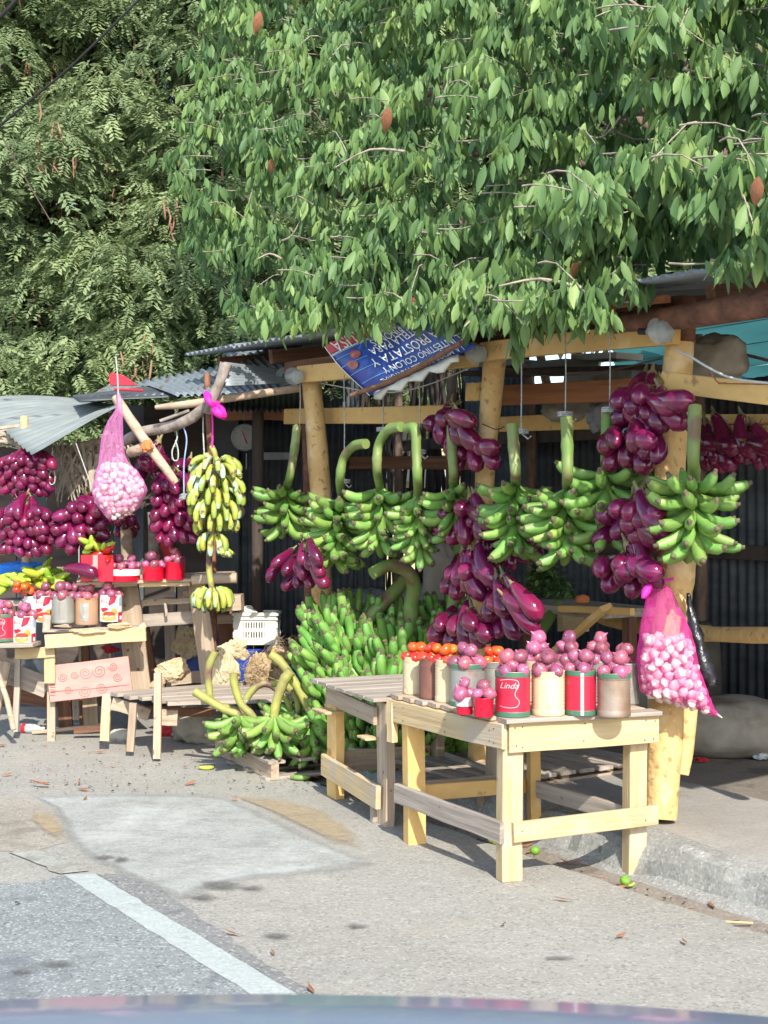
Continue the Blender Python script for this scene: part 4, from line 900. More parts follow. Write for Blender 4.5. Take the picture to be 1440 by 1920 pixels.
eggs('eggplant cluster right of the left-edge cluster, around a straw-coloured stem knot', py_(8.55), (140,975), (94,952,208,1042), 20, .95, gl)
eggs('small eggplant cluster behind the pale pink bag, on its left', py_(8.7), (165,928), (140,940,215,990), 9, .95, gl)
eggs('dark eggplant cluster in shade below the pale pink bag', py_(9.1), (225,960), (205,975,262,1010), 7, .9, gl, tassel=False)
eggs('large eggplants bulging out right of the pale pink bag', py_(8.45), (296,852), (250,862,300,905), 4, 1.25, gl)
eggs('eggplant cluster under the crossed poles, left of the bananas', py_(8.4), (318,890), (282,912,384,1026), 24, .9, gl)
eggs('eggplants behind the hanging strings near the forked pole', py_(8.7), (345,868), (325,875,372,920), 5, 1.0, gl, tassel=False)
t = thing('eggplant', tuple(P(132,1066,8.45)), 'single eggplant lying on the upper shelf beside the blue bag', 'eggplant'); inst('fruit', EG[0], P(118,1066,8.4), frame((1,-.35,-.15)), t, 1.05); inst('calyx', CAL, P(118,1066,8.4), frame((1,-.35,-.15)), t)

# ------------------------------------------------------------------ onions, tomatoes, garlic, peppers
b = MB(); b.lathe([(.001,-.93),(.30,-.90),(.62,-.74),(.88,-.40),(1.0,0),(.93,.38),(.70,.68),(.40,.84),(.20,.93),(.12,1.05),(.05,1.22)], 12)
ONI = b.mesh('onion', M['onion']); ONS = [ONI]
def lumpy(b0, m, name, seed, amp):
    q = MB(); q.v = []; q.f = b0.f; q.m = b0.m; q.sm = b0.sm
    for v in b0.v:
        v = Vector(v); k = 1+amp*mnoise.noise(v*1.1+Vector((seed,0,0))); q.v.append((v.x*k*(1+.06*math.sin(seed)), v.y*k, v.z*(1+.14*math.sin(seed*2.1))*k+.08*v.x*math.sin(seed*3)))
    return q.mesh(name, m)
for k in range(1,5): ONS.append(lumpy(b, M['onion'], 'onion', k*3.7, .22))
b1 = b
b = MB(); b.lathe([(.02,-.86),(.45,-.80),(.80,-.52),(1.0,-.05),(.95,.35),(.70,.68),(.35,.78),(.02,.72)], 12); TOM = b.mesh('tomato', M['tomato'])
def garlic_mesh():
    b = MB(); vs_ = []; prof_ = [(.15,-.75),(.65,-.66),(.98,-.20),(1.0,.15),(.72,.55),(.32,.80),(.16,1.15)]; n_ = 14
    for r, z in prof_:
        for k in range(n_): a = 2*PI*k/n_; vs_.append((r*(1+.09*math.cos(7*a))*math.cos(a), r*(1+.09*math.cos(7*a))*math.sin(a), z))
    b.add(vs_, [(i*n_+k, i*n_+(k+1) % n_, (i+1)*n_+(k+1) % n_, (i+1)*n_+k) for i in range(6) for k in range(n_)]+[tuple(6*n_+k for k in range(n_)), tuple(range(n_-1,-1,-1))], 0, True)
    return b.mesh('garlic_bulb', M['garlic'])
GAR = garlic_mesh()
def rrot(tilt=.9): return frame((R_(-tilt,tilt), R_(-tilt,tilt), 1)) @ Matrix.Rotation(R_(0,6), 3, 'Z')
def veg(kind, me, p, r, label, cat, group, tilt=.9):
    if me is ONI: me = random.choice(ONS); tilt = 1.6
    o = inst(kind, me, p, rrot(tilt), None, (r*R_(.94,1.06), r*R_(.94,1.06), r*R_(.86,.98))); return tag(o, label, cat, group)
def heapon(c, R0, r, n, kind, me, label, cat, group, levels=3):
    """fruit piled on an open rim of radius R0 centred on c: a ring on the rim, a smaller layer on it, a top one"""
    out = []; rr = max(R0-r*.62, r*.8); k1 = max(3, int(2*PI*rr/(2*r*.98))); ph = R_(0,6)
    for i in range(k1): a = ph+2*PI*i/k1; out.append(c+Vector((rr*math.cos(a), rr*math.sin(a), r*R_(.35,.6))))
    if R0 > r*1.5: out.append(c+Vector((0,0,r*.9)))
    h2 = r*1.55; rr2 = max(.5*rr, r*.75); k2 = 3 if n > 9 else (2 if n > 4 else 1)
    if k2 == 1: rr2 = 0
    for i in range(k2): a = ph+.7+2*PI*i/k2; out.append(c+Vector((rr2*math.cos(a)*R_(.9,1.15), rr2*math.sin(a)*R_(.9,1.15), h2*R_(.98,1.1)+(r*.45 if R0 > r*1.5 else 0))))
    if levels > 3 and k2 == 3: out.append(c+Vector((R_(-.2,.2)*r, R_(-.2,.2)*r, h2+r*1.75)))
    for i, q in enumerate(out): veg(kind, me, q, r*R_(.84,1.10), label if i < k1 else ('topmost ' if i == len(out)-1 else 'upper-layer ')+label, cat, group)
# ================================================================== TINS
def on_cyl(b, c, R0, th0, pts, mi=0, sx=1.0):
    """flat outline (arc length, height) laid on a cylinder facing angle th0"""
    bm = bmesh.new(); vs_ = [bm.verts.new((p[0]*sx, p[1], 0)) for p in pts]
    try: f = bm.faces.new(vs_)
    except Exception: bm.free(); return
    r = bmesh.ops.triangulate(bm, faces=[f]); bmesh.ops.subdivide_edges(bm, edges=bm.edges[:], cuts=1)
    bm.verts.index_update(); V = [(c[0]+R0*math.cos(th0+v.co.x/R0), c[1]+R0*math.sin(th0+v.co.x/R0), c[2]+v.co.y) for v in bm.verts]
    b.add(V, [tuple(v.index for v in f.verts) for f in bm.faces], mi); bm.free()
def text_mesh(txt, size, shear=0.0, ex=0.0, bold=0.0):
    cu = bpy.data.curves.new('t', 'FONT'); cu.body = txt; cu.size = size; cu.shear = shear; cu.align_x = 'CENTER'; cu.align_y = 'CENTER'; cu.extrude = ex; cu.offset = bold; cu.resolution_u = 3
    ob = bpy.data.objects.new('t', cu); me = bpy.data.meshes.new_from_object(ob); bpy.data.objects.remove(ob); bpy.data.curves.remove(cu)
    V = [tuple(v.co) for v in me.vertices]; Fc = [tuple(p.vertices) for p in me.polygons]; bpy.data.meshes.remove(me); return V, Fc
def tin(label, base, R0, H, style, group=None, rot=-PI/2):
    """a ribbed food tin with open top; base: world point under its centre"""
    t = thing('food_tin', tuple(base), label, 'tin', group); c = Vector(base); n_ = 28
    body = {'red':'rustcan','redwhite':'rustcan','cream':'creamcan','ribgreen':'greycan','rusty':'rustcan','grey':'greycan','brown':'browncan','orange':'orangecan','burger':'white','plainwhite':'white','bluegrey':'greycan'}[style]
    b = MB(); pr = [(R0*.2,.003),(R0*.97,.0),(R0,.004),(R0*1.0,.012)]
    nr = 10; z0, z1 = H*.13, H*.88
    smooth_ = style in ('burger','plainwhite','grey','orange','brown')
    for k in range(nr*2+1):
        z = z0+(z1-z0)*k/(nr*2); pr.append((R0*(.962 if (k % 2 and not smooth_) else 1.0), z))
    pr += [(R0, H-.006),(R0*1.02,H-.003),(R0*1.02,H),(R0*.97,H),(R0*.965,H*.80),(.001,H*.78)]
    b.lathe(pr, n_, 0, c, cap=False); b.build('body', M[body], t)
    # dents are left to the bumped material; bands and labels are separate wraps
    def wrap(nm, za, zb, m, e=.0012, ribs=False):
        q = MB(); pp = []
        K = 16 if ribs else 1
        for k in range(K+1): z = za+(zb-za)*k/K; pp.append((R0*(.982 if (k % 2 and ribs) else 1.0)+e, z))
        q.lathe(pp, n_, 0, c, cap=False); return q.build(nm, M[m], t)
    if style in ('red','redwhite','ribgreen','rusty'):
        wrap('green_band', H*.89, H*.99, 'greenband', .002)
        if style != 'rusty': wrap('green_band', H*.015, H*.11, 'greenband', .002)
    if style in ('red','redwhite'):
        wrap('red_label', H*.125, H*.875, 'redcan', .0015, style == 'red')
    if style == 'redwhite':
        q = MB(); on_cyl(q, c, R0+.0035, rot+.12, [(-.006,.004),(.006,.004),(.006,H-.008),(-.006,H-.008)]); q.build('white_stripe', M['white'], t)
        q = MB(); V, Fc = text_mesh('Criollo', .010); q.add([(c.x+(R0+.0035)*math.cos(rot-.55+v[0]/R0), c.y+(R0+.0035)*math.sin(rot-.55+v[0]/R0), c.z+H*.22+v[1]) for v in V], Fc)
    if style == 'red':
        q = MB(); V, Fc = text_mesh('Linda', .034, .45)
        q.add([(c.x+(R0+.0035)*math.cos(rot-.25+v[0]/R0), c.y+(R0+.0035)*math.sin(rot-.25+v[0]/R0), c.z+H*.70+v[1]) for v in V], Fc); 
        # thin white flourish running round the picture
        cur = [(-.050,.145),(-.01,.150),(.022,.145),(.028,.125),(.016,.105),(.014,.085),(.030,.065),(.022,.045),(-.005,.040),(-.035,.042),(-.050,.045)]
        pc = path([Vector((x_,z_,0)) for x_,z_ in cur],4)
        for p0,p1 in zip(pc,pc[1:]):
            d = (p1-p0); nn = Vector((-d.y,d.x,0)).normalized()*.0013; on_cyl(q, c, R0+.0035, rot-.05, [(v.x, v.y*H/.178) for v in (p0-nn,p1-nn,p1+nn,p0+nn)])
        q.build('white_lettering', M['pinkwhite'], t)
    if style == 'grey' or style == 'orange':
        q = MB(); on_cyl(q, c, R0+.002, rot, [(-.028,H*.16),(.026,H*.14),(.028,H*.82),(-.03,H*.80)]) ; q.build('paper_remains', M['greycan'], t)
        if style == 'orange': q = MB(); on_cyl(q, c, R0+.0035, rot, [(-.008,H*.34),(.008,H*.34),(0,H*.28)]); on_cyl(q, c, R0+.0035, rot+.05, [(-.010,H*.74),(.010,H*.74),(.010,H*.69),(-.010,H*.69)]); q.build('white_scraps', M['white'], t)
    if style == 'burger':
        def pt(nm, m, th, poly, e=.002): q = MB(); on_cyl(q, c, R0+e, rot+th, [(x_*R0, z_*H) for x_, z_ in poly]); return q.build(nm, M[m], t)
        pt('red_flash', 'redcan', 0, [(.15,.98),(.80,.98),(.55,.72),(.05,.60),(-.05,.66)]); pt('red_flash', 'redcan', 0, [(-.85,.50),(-.70,.52),(-.25,.55),(.0,.50),(-.1,.44),(-.6,.36)],.0025)
        el = lambda cx,cz,rx,rz,n_=14: [(cx+rx*math.cos(2*PI*k/n_), cz+rz*math.sin(2*PI*k/n_)) for k in range(n_)]
        pt('bun', 'bun', 0, el(.0,.15,.70,.11)); pt('lettuce', 'lettuce', 0, el(-.05,.26,.74,.06), .0028); pt('filling', 'patty', 0, el(.02,.30,.58,.10), .0034)
        pt('sauce', 'white', 0, [(-.5,.20),(.3,.19),(.5,.24),(.1,.23),(-.3,.25)], .004); pt('bun', 'bun', 0, [(.15,.42),(.40,.52),(.70,.50),(.85,.36),(.80,.28),(.55,.30)], .003)
        pt('red_panel', 'redcan', 1.15, [(-.30,.02),(.35,.02),(.35,.36),(-.30,.36)]); pt('print_block', 'bluegrey', 1.15, [(-.22,.60),(.28,.60),(.28,.90),(-.22,.90)]); pt('print_block', 'white', 1.15, [(-.12,.08),(.2,.08),(.2,.22),(-.12,.22)], .003)
        q = MB(); V, Fc = text_mesh('Rica', .030, .2); q.add([(c.x+(R0+.004)*math.cos(rot-.45+v[0]/R0), c.y+(R0+.004)*math.sin(rot-.45+v[0]/R0), c.z+H*.78+v[1]) for v in V], Fc); q.build('red_lettering', M['redcan'], t)
    return t
# ================================================================== BIG YELLOW TABLE
TZ = .630
def lift(p, z): return Vector((p.x, p.y, z))
TFL = G(955,1650); TBL = G(778,1580); TFR = P(1198,1640,5.42); TBR = TBL+(TFR-TFL); FLt = lift(TFL,TZ); 
TFR.z = -.035; TBR.z = -.03
tb = thing('market_table', (TFL.x, TFL.y, 0), 'cream painted wooden table standing over the gutter, loaded with onion tins', 'table', )
ed = (lift(TFR,0)-lift(TFL,0)).normalized(); sd = (lift(TBL,0)-lift(TFL,0)).normalized()
Lw, Ls = (lift(TFR,0)-lift(TFL,0)).length, (lift(TBL,0)-lift(TFL,0)).length
up_ = Vector((0,0,1))
def leg(p, top, w_, t_, m, par, lean=(0,0), label=None, updir=None):
    return plank('leg', p, lift(p,top)+Vector((lean[0],lean[1],0)), w_, t_, m, par, up=updir or ed, label=label, jit=.0025)
leg(TFL, TZ-.012, .088, .062, M['cream'], tb, (.003,.0)); leg(TBL, TZ-.012, .082, .070, M['yellow'], tb, (-.01,.01)); leg(TFR+sd*.03, TZ-.012, .080, .062, M['cream'], tb, (.01,.0)); leg(TBR, TZ-.012, .05, .05, M['yellow'], tb, (-.01,0))
leg(lift(TFR,0)+ed*.045+sd*.10+Vector((0,0,-.05)), .33, .035, .03, M['grey'], tb, label='thin grey prop nailed to the right leg')
leg(lift(TBR,0)-ed*.075+Vector((0,0,-.04)), .58, .03, .04, M['grey'], tb, label='grey lath beside the back leg')
TFL0 = lift(TFL,0); FLt_o = FLt; o1 = -sd*.042; o2 = -ed*.055
plank('front_apron', FLt+o1-ed*.035+up_*(-.066), lift(TFR,TZ)+o1+ed*.055+up_*(-.064), .116, .022, M['cream'], tb)
plank('side_apron', FLt+o2-sd*.05+up_*(-.060), lift(TBL,TZ)+o2+sd*.10+up_*(-.062), .098, .022, M['cream'], tb)
plank('side_apron', lift(TFR,TZ)+ed*.05+up_*(-.06), lift(TBR,TZ)+ed*.05+up_*(-.06), .09, .022, M['grey'], tb); plank('back_apron', lift(TBL,TZ)+sd*.04+up_*(-.06), lift(TBR,TZ)+sd*.04+up_*(-.06), .09, .022, M['cream'], tb)
plank('front_stretcher', FLt+o1-ed*.01+up_*(-.435), lift(TFR,TZ)+o1+ed*.05+up_*(-.413), .078, .022, M['cream'], tb)
plank('side_stretcher', lift(TFL,.195)+o2-sd*.035, lift(TBL,.212)+o2+sd*.06, .085, .022, M['grey'], tb, label='greyish side stretcher')
plank('side_stretcher', lift(TFR,.195)+ed*.0+sd*.02, lift(TBR,.20), .075, .022, M['grey'], tb); plank('back_stretcher', lift(TBL,.205)+sd*.045-ed*.05, lift(TBR,.205)+sd*.045, .07, .022, M['yellow'], tb)
plank('corner_block', lift(TBL,TZ-.02)+o2+sd*.095, lift(TBL,TZ-.20)+o2+sd*.095, .05, .03, M['cream'], tb, up=sd)
nb_ = 9
for i in range(nb_):
    a = FLt+sd*(-.03+i*(Ls+.10)/(nb_-1)); a.z = TZ; plank('top_board', a-ed*.055, a+ed*(Lw+.055), (Ls+.10)/(nb_-1)*.93, .018, M['tan'] if i % 3 else M['grey'], tb, up=sd, jit=.0015)
T0 = TZ+.0105
def onT(px, py): return P(px, py, F*(EYE-T0)/(py-HOR))
go = 'food tins on the cream table'
tins = [
 (964,1346,.068,.178,'red','red tin with green bands and white lettering at the table corner',None),
 (1031,1344,.066,.176,'cream','cream ribbed tin second along the table front',None),
 (1092,1343,.060,.178,'redwhite','red tin with a white stripe and green bands on the table front',None),
 (1156,1346,.066,.172,'rusty','rusty brown ribbed tin at the right end of the table front',None),
 (1176,1322,.060,.172,'grey','dull grey tin peeping out behind the rusty one',None),
 (780,1303,.058,.165,'cream','cream ribbed tin at the far left corner of the cream table',None),
 (813,1312,.060,.175,'brown','dark brown tin second from the far left corner',None),
 (842,1318,.058,.180,'cream','worn cream ribbed tin between the dark brown and the grey-green ones',None),
 (879,1326,.074,.176,'ribgreen','grey ribbed tin with green bands behind the small red cups',None),
 (928,1318,.055,.172,'bluegrey','bluish grey tin half hidden behind the corner red tin',None),
 (1010,1318,.060,.174,'cream','cream tin in the second row behind the cream ribbed tin',None),(1068,1318,.060,.174,'rusty','rusty tin in the second row behind the striped red tin',None),(1128,1318,.060,.174,'grey','grey tin in the second row behind the rusty brown one',None),
]
for (x,y,R0,H,st,lab,_) in tins:
    p = onT(x,y); p = p+Vector((0,R0*.9,0)); p.z = T0
    tin(lab, p, R0, H, st, rot=-PI/2-math.atan2(p.x,p.y))
    top = p+Vector((0,0,H*.93))
    if x < 860 or x == 928 or x == 842:
        heapon(top, R0*.98, .026, 12, 'tomato', TOM, {780:'ripe tomato on the cream tin at the far left corner of the cream table',813:'ripe tomato on the dark brown tin',842:'orange-red tomato on the worn cream tin',928:'tomato on the bluish tin behind the corner red tin'}[x], 'tomato', {780:'tomatoes on the far left corner tin',813:'tomatoes on the dark brown tin',842:'tomatoes on the worn cream tin',928:'tomatoes on the bluish tin'}[x], 2.2)
    else:
        nm = {964:'the corner red tin',1031:'the cream tin of the table front',1092:'the red tin with the white stripe',1156:'the rusty brown tin',1176:'the grey tin behind the rusty one',879:'the grey-green ribbed tin',1010:'the second-row cream tin',1068:'the second-row rusty tin',1128:'the second-row grey tin'}[x]
        heapon(top, R0*1.0, .0325, 7 if y > 1320 else 10, 'onion', ONI, 'pink onion heaped on '+nm, 'onion', 'onions on '+nm, 2.6 if y > 1320 else 3.2)
def cup(label, p, R0, H, white=False, group=None, m='redplastic'):
    t = thing('plastic_cup', tuple(p), label, 'cup', group); b = MB(); c = Vector(p)
    b.lathe([(.001,.004),(R0*.94,0),(R0*.96,.004),(R0,H-.004),(R0*1.03,H-.002),(R0*1.03,H),(R0*.97,H),(R0*.95,H*.7),(.001,H*.68)], 20, 0, c, cap=False); b.build('body', M[m], t)
    if white: q = MB(); q.lathe([(R0*.985+.0015,H*.45),(R0*1.0+.0015,H*.92)], 20, 0, c, cap=False); q.build('white_wrap', M['white'], t)
    return t
for (x,y,R0,wh,lab) in [(872,1341,.034,True,'small red cup with a torn white label'),(908,1346,.040,False,'plain small red cup beside the corner red tin')]:
    p = onT(x,y)+Vector((0,R0,0)); p.z = T0; cup(lab, p, R0, .075, wh)
    heapon(p+Vector((0,0,.072)), R0*1.1, .030, 4, 'onion', ONI, 'shallot-sized onion in the '+('small red cup with the torn label' if wh else 'plain small red cup'), 'onion', 'onions in the '+('labelled cup' if wh else 'plain red cup'), 2)
b = MB(); b.lathe([(.0034,0),(.0034,.0012),(.002,.0018)], 8); NH = b.mesh('nail_head', M['wire'])
for z_ in (-.03,-.10):
    for k in (-.01,.02,Lw-.01,Lw+.03,Lw*.5): inst('nail_head', NH, TFL0+ed*(k+R_(-.006,.006))-sd*.0535+Vector((0,0,TZ+z_+R_(-.008,.008))), frame(-sd), tb)
for z_ in (-.04,-.09):
    for k in (0,.03,Ls*.5,Ls-.02,Ls+.05): inst('nail_head', NH, TFL0+sd*k-ed*.0665+Vector((0,0,TZ+z_+R_(-.008,.008))), frame(-ed), tb)
for k in (.02,Lw-.01): inst('nail_head', NH, TFL0+ed*k-sd*.0535+Vector((0,0,.20)), frame(-sd), tb)
# ================================================================== GREY SLATTED TABLE
gF = G(722,1545); gL = G(628,1494); gd = (gL-gF); gd.z = 0; Lg = gd.length; gd.normalize(); ge_ = Vector((-gd.y, gd.x, 0)); ge_ = ge_ if ge_.x > 0 else -ge_
GZ = .585; W2 = .62
gt = thing('slatted_table', (gF.x,gF.y,0), 'low grey slatted table with nailed rails left of the cream table', 'table')
gR = gF+ge_*W2*.92; gB = gL+ge_*W2*.92
def lg(p, m, w_=.10, t_=.05, dx=0, top=GZ-.02, nm='leg'): return plank(nm, p, lift(p,top)+gd*dx, w_, t_, m, gt, up=gd, jit=.003)
lg(gF-gd*.01, M['tan'], .115, .045); plank('leg', gF+gd*.055-ge_*.03, lift(gF+gd*.055-ge_*.03,.16), .04, .03, M['grey'], gt, up=gd); lg(gL, M['yellow'], .125, .05, -.02); lg(gR, M['tan']); lg(gB, M['tan'])
plank('side_rail', lift(gF,.13)-ge_*.045-gd*.03, lift(gL,.16)-ge_*.045+gd*.05, .11, .025, M['cream'], gt)
plank('end_rail', lift(gF,.15)-gd*.04+ge_*.0, lift(gR,.15)-gd*.04, .09, .02, M['tan'], gt); plank('back_rail', lift(gB,.17)+gd*.03, lift(gL,.17)+gd*.03, .11, .02, M['tan'], gt); plank('far_rail', lift(gR,.15)+ge_*.03, lift(gB,.15)+ge_*.03, .10, .02, M['grey'], gt)
plank('side_apron', lift(gF,GZ-.085)-ge_*.04+gd*.02, lift(gL,GZ-.06)-ge_*.04, .085, .02, M['tan'], gt); plank('end_apron', lift(gF,GZ-.06)-gd*.03, lift(gR,GZ-.06)-gd*.03, .08, .02, M['grey'], gt)
plank('bracket', lift(gL,GZ-.14)-ge_*.05+gd*.06, lift(gL,GZ-.14)-ge_*.05-gd*.12, .012, .10, M['cream'], gt); plank('bracket', lift(gF,GZ-.19)-ge_*.06+gd*.13, lift(gF,GZ-.19)-ge_*.06+gd*.02, .012, .06, M['cream'], gt)
for i in range(7):
    a = lift(gF,GZ)+gd*(-.03+i*(Lg+.10)/6)-ge_*.09; plank('slat', a, a+ge_*(W2+.12), (Lg+.10)/6*.90, .016, M['grey'], gt, up=gd, jit=.002)
# ================================================================== RIGHT GARLIC BAG AND SMALL BAG
def netbag(label, outline, Y, m, depth=.62, group=None, seams=True, Yk=None):
    top = outline[0]; T = P((top[1]+top[2])/2, top[0], Y); t = thing('net_bag', tuple(T), label, 'bag', group); b = MB(); n_ = 28; vs_ = []
    rows = []
    o_ = []
    for (a, c_) in zip(outline, outline[1:]):
        for k in range(3): f_ = k/3; o_.append(tuple(a[i]*(1-f_)+c_[i]*f_ for i in range(3)))
    o_.append(outline[-1])
    for j, (y, xl, xr) in enumerate(o_):
        L_ = P(xl,y,Y); R1 = P(xr,y,Y); c = (L_+R1)/2; rx = (R1-L_).length/2; gather = max(0, 1-j/len(o_)*1.6)
        for k in range(n_):
            a = 2*PI*k/n_; f_ = 1+.13*gather*math.sin(k*2.9)+.02*math.sin(k*5+j)
            vs_.append((c.x+rx*math.cos(a)*f_, c.y+rx*depth*math.sin(a)*f_, c.z+.004*math.sin(k*1.7+j)))
    m_ = len(o_); b.add(vs_, [(i*n_+k, i*n_+(k+1) % n_, (i+1)*n_+(k+1) % n_, (i+1)*n_+k) for i in range(m_-1) for k in range(n_)], 0, True)
    b.build('netting', M[m], t); return t
def fill(outline, ytop, Y, r, n, label, group, depth=.62, bulge=1.0):
    pts = []; k = 0; s_ = Y/F
    def lr(y):
        for a, c_ in zip(outline, outline[1:]):
            if a[0] <= y <= c_[0]: f_ = (y-a[0])/(c_[0]-a[0]); return a[1]*(1-f_)+c_[1]*f_, a[2]*(1-f_)+c_[2]*f_
        return None
    y1 = outline[-1][0]
    while len(pts) < n and k < 30000:
        k += 1; y = R_(ytop,y1); q = lr(y)
        if not q: continue
        xl, xr = q; rx = (xr-xl)/2*s_-r*.95
        if rx <= 0.002: continue
        a = R_(-PI, 0) if random.random() < .8 else R_(0,PI); rr = R_(.55,1)**.5
        p = P((xl+xr)/2, y, Y); p = Vector((p.x+rx*math.cos(a)*rr, p.y+(rx*depth)*math.sin(a)*rr, p.z))
        if all((p-q_).length > r*1.42 for q_ in pts): pts.append(p)
    for p in pts: veg('garlic_bulb', GAR, p, r*R_(.92,1.1), label, 'garlic', group, 3)
ob_ = [(1090,1228,1244),(1100,1222,1252),(1112,1214,1262),(1135,1209,1272),(1160,1204,1284),(1190,1199,1297),(1215,1196,1303),(1245,1194,1309),(1275,1197,1318),(1298,1203,1327),(1310,1235,1332),(1322,1280,1336),(1332,1318,1342),(1342,1340,1348)]
netbag('bright pink net bag of garlic hanging on the right post', ob_, 5.50, 'netpink')
fill(ob_, 1196, 5.50, .0225, 170, 'garlic bulb inside the bright pink net bag', 'garlic in the bright pink bag')
b = MB(); q_ = P(1236,1092,5.5); b.tube(path([P(1222,1096,5.5), P(1210,1112,5.47), P(1205,1122,5.46)],3), [.012,.016,.018,.018,.014,.01,.006], 7, wob=.2); b.tube([q_, P(1262,1085,5.55)], .006, 6); solo(b, 'ribbon', M['ribbon'], q_, 'pink knot at the neck of the bright garlic bag', 'ribbon')
b = MB(); b.tube([P(1343,1338,5.5), P(1354,1346,5.5)], [.005,.002], 5); solo(b, 'tie', M['white'], P(1343,1338,5.5), 'white tie at the bottom tip of the bright garlic bag', 'tie')
b = MB(); b.tube(path([P(1290,1112,5.62), P(1296,1150,5.6), P(1306,1195,5.58), P(1318,1240,5.56), P(1332,1278,5.55), P(1334,1284,5.55)],4), [.006,.010,.014,.012,.018,.022,.024,.026,.030,.030,.032,.034,.034,.036,.036,.034,.030,.030,.026,.02,.01], 9, wob=.28)
solo(b, 'plastic_bag', M['blackplastic'], P(1290,1112,5.62), 'black plastic bag hanging twisted beside the bright garlic bag', 'bag')

# ================================================================== SHED CONTENTS
def blob(name, c, dims, m, label, cat, seed=0, amp=.18, flat=True, freq=3.2, group=None, rot=0):
    bm = bmesh.new(); bmesh.ops.create_icosphere(bm, subdivisions=4, radius=1)
    for v in bm.verts:
        d = v.co.copy(); k = 1+amp*mnoise.noise(d*freq*.5+Vector((seed,0,0)))+amp*.55*mnoise.noise(d*freq*1.6+Vector((0,seed,0)))-amp*.5*abs(mnoise.noise(d*freq*2.6+Vector((seed,9,0))))
        x, y, z = d.x, d.y, d.z; z = math.copysign(abs(z)**.75, z); q = Vector((x*dims[0]*k, y*dims[1]*k, z*dims[2]*k))
        if flat: q.z = max(q.z, -dims[2]*.86)
        ca, sa = math.cos(rot), math.sin(rot); v.co = Vector((q.x*ca-q.y*sa, q.x*sa+q.y*ca, q.z))
    me = bpy.data.meshes.new(name); bm.to_mesh(me); bm.free(); me.materials.append(m)
    for p in me.polygons: p.use_smooth = True
    o = bpy.data.objects.new(name, me); COL.objects.link(o); o.location = c; return tag(o, label, cat, group)
q = S(1380,1342,1.55); blob('full_sack', (q.x,q.y,.10+.15), (.46,.22,.175), M['sack2'], 'long dusty sack lying on the shed floor at the right', 'sack', 1, .10, rot=-.1)
q = S(1235,1352,1.75); blob('full_sack', (q.x,q.y,.32), (.22,.2,.24), M['sack2'], 'dusty sack mostly hidden behind the onion tins', 'sack', 4, .12)
q = S(1310,1255,2.0); blob('full_sack', (q.x,q.y,.45), (.15,.12,.34), M['darkbrown'], 'dark upright sack behind the hanging black bag', 'sack', 5, .12)
q = S(690,1150,1.25); blob('full_sack', tuple(q), (.32,.22,.20), M['sack'], 'grey woven sack behind the plantain heap', 'sack', 2, .16)
q = S(790,1140,1.1); blob('full_sack', tuple(q), (.22,.2,.17), M['sack'], 'second grey sack behind the hooked stalk', 'sack', 8, .16)
q = S(825,1085,.7); blob('hanging_sack', tuple(q), (.12,.06,.22), M['sack2'], 'dirty empty sack hanging behind the middle post', 'sack', 3, .25, False)
q = S(1345,672,.35); blob('sack', tuple(q), (.14,.12,.11), M['sack2'], 'brown sack tucked on the beam below the turquoise house', 'sack', 6, .2)
q = S(1080,770,.75); blob('cloth_bundle', tuple(q), (.17,.1,.075), M['sack2'], 'dusty cloth bundle on the inner yellow beam', 'bundle', 7, .25)
q = S(1130,778,.66); blob('cloth_bundle', tuple(q), (.08,.06,.09), M['sack'], 'grey rag hanging over the inner yellow beam', 'rag', 9, .4, False)
q = S(1060,1215,1.3); 
pr = thing('prop_bench', tuple(S(1100,1160,.7)), 'rough timber bench behind the tins with a slanting prop', 'bench')
SP(960,1128,1185,1150,.62,16,.40,M['grey'],'bench_top',par=pr); SP(1050,1142,1186,1146,.40,13,.03,M['yellow'],'edge_board',par=pr); SP(1048,1165,1100,1166,.46,36,.03,M['cream'],'panel',par=pr)
plank('prop', S(1138,1138,.36), S(1040,1222,.36), .085, .03, M['yellow'], pr, up=(1,0,.6)); plank('leg', S(1180,1158,.6), S(1180,1330,.6), .06, .05, M['brown'], pr, up=U); plank('leg', S(985,1140,.7), S(985,1330,.7), .06, .05, M['brown'], pr, up=U)
q = S(1092,1124,.45); blob('mango', tuple(q), (.038,.03,.026), M['orange'], 'yellowing mango on the timber bench', 'fruit', 3, .05)
# leafy greens pile
gq = S(1022,1085,.75); v_, f_ = broad(.03,.3); N_ = 520; ps = []; 
for i in range(N_):
    a = R_(0,2*PI); h = random.random(); rr = (1-h)*R_(.6,1.0); ps.append((gq.x+.22*rr*math.cos(a), gq.y+.15*rr*math.sin(a), gq.z-.12+.24*h))
me = batch('leafy_greens', v_, f_, np.array(ps), eul(RNG.uniform(-3,3,N_), RNG.uniform(.2,1.7,N_), RNG.uniform(-.6,.6,N_)), RNG.uniform(.045,.085,N_), RNG.uniform(0,.7,N_), M['leafmass'], tuple(gq), True)
o = bpy.data.objects.new('leafy_greens', me); COL.objects.link(o); o.location = gq; tag(o, 'pile of dark leafy greens on the timber bench', 'greens')
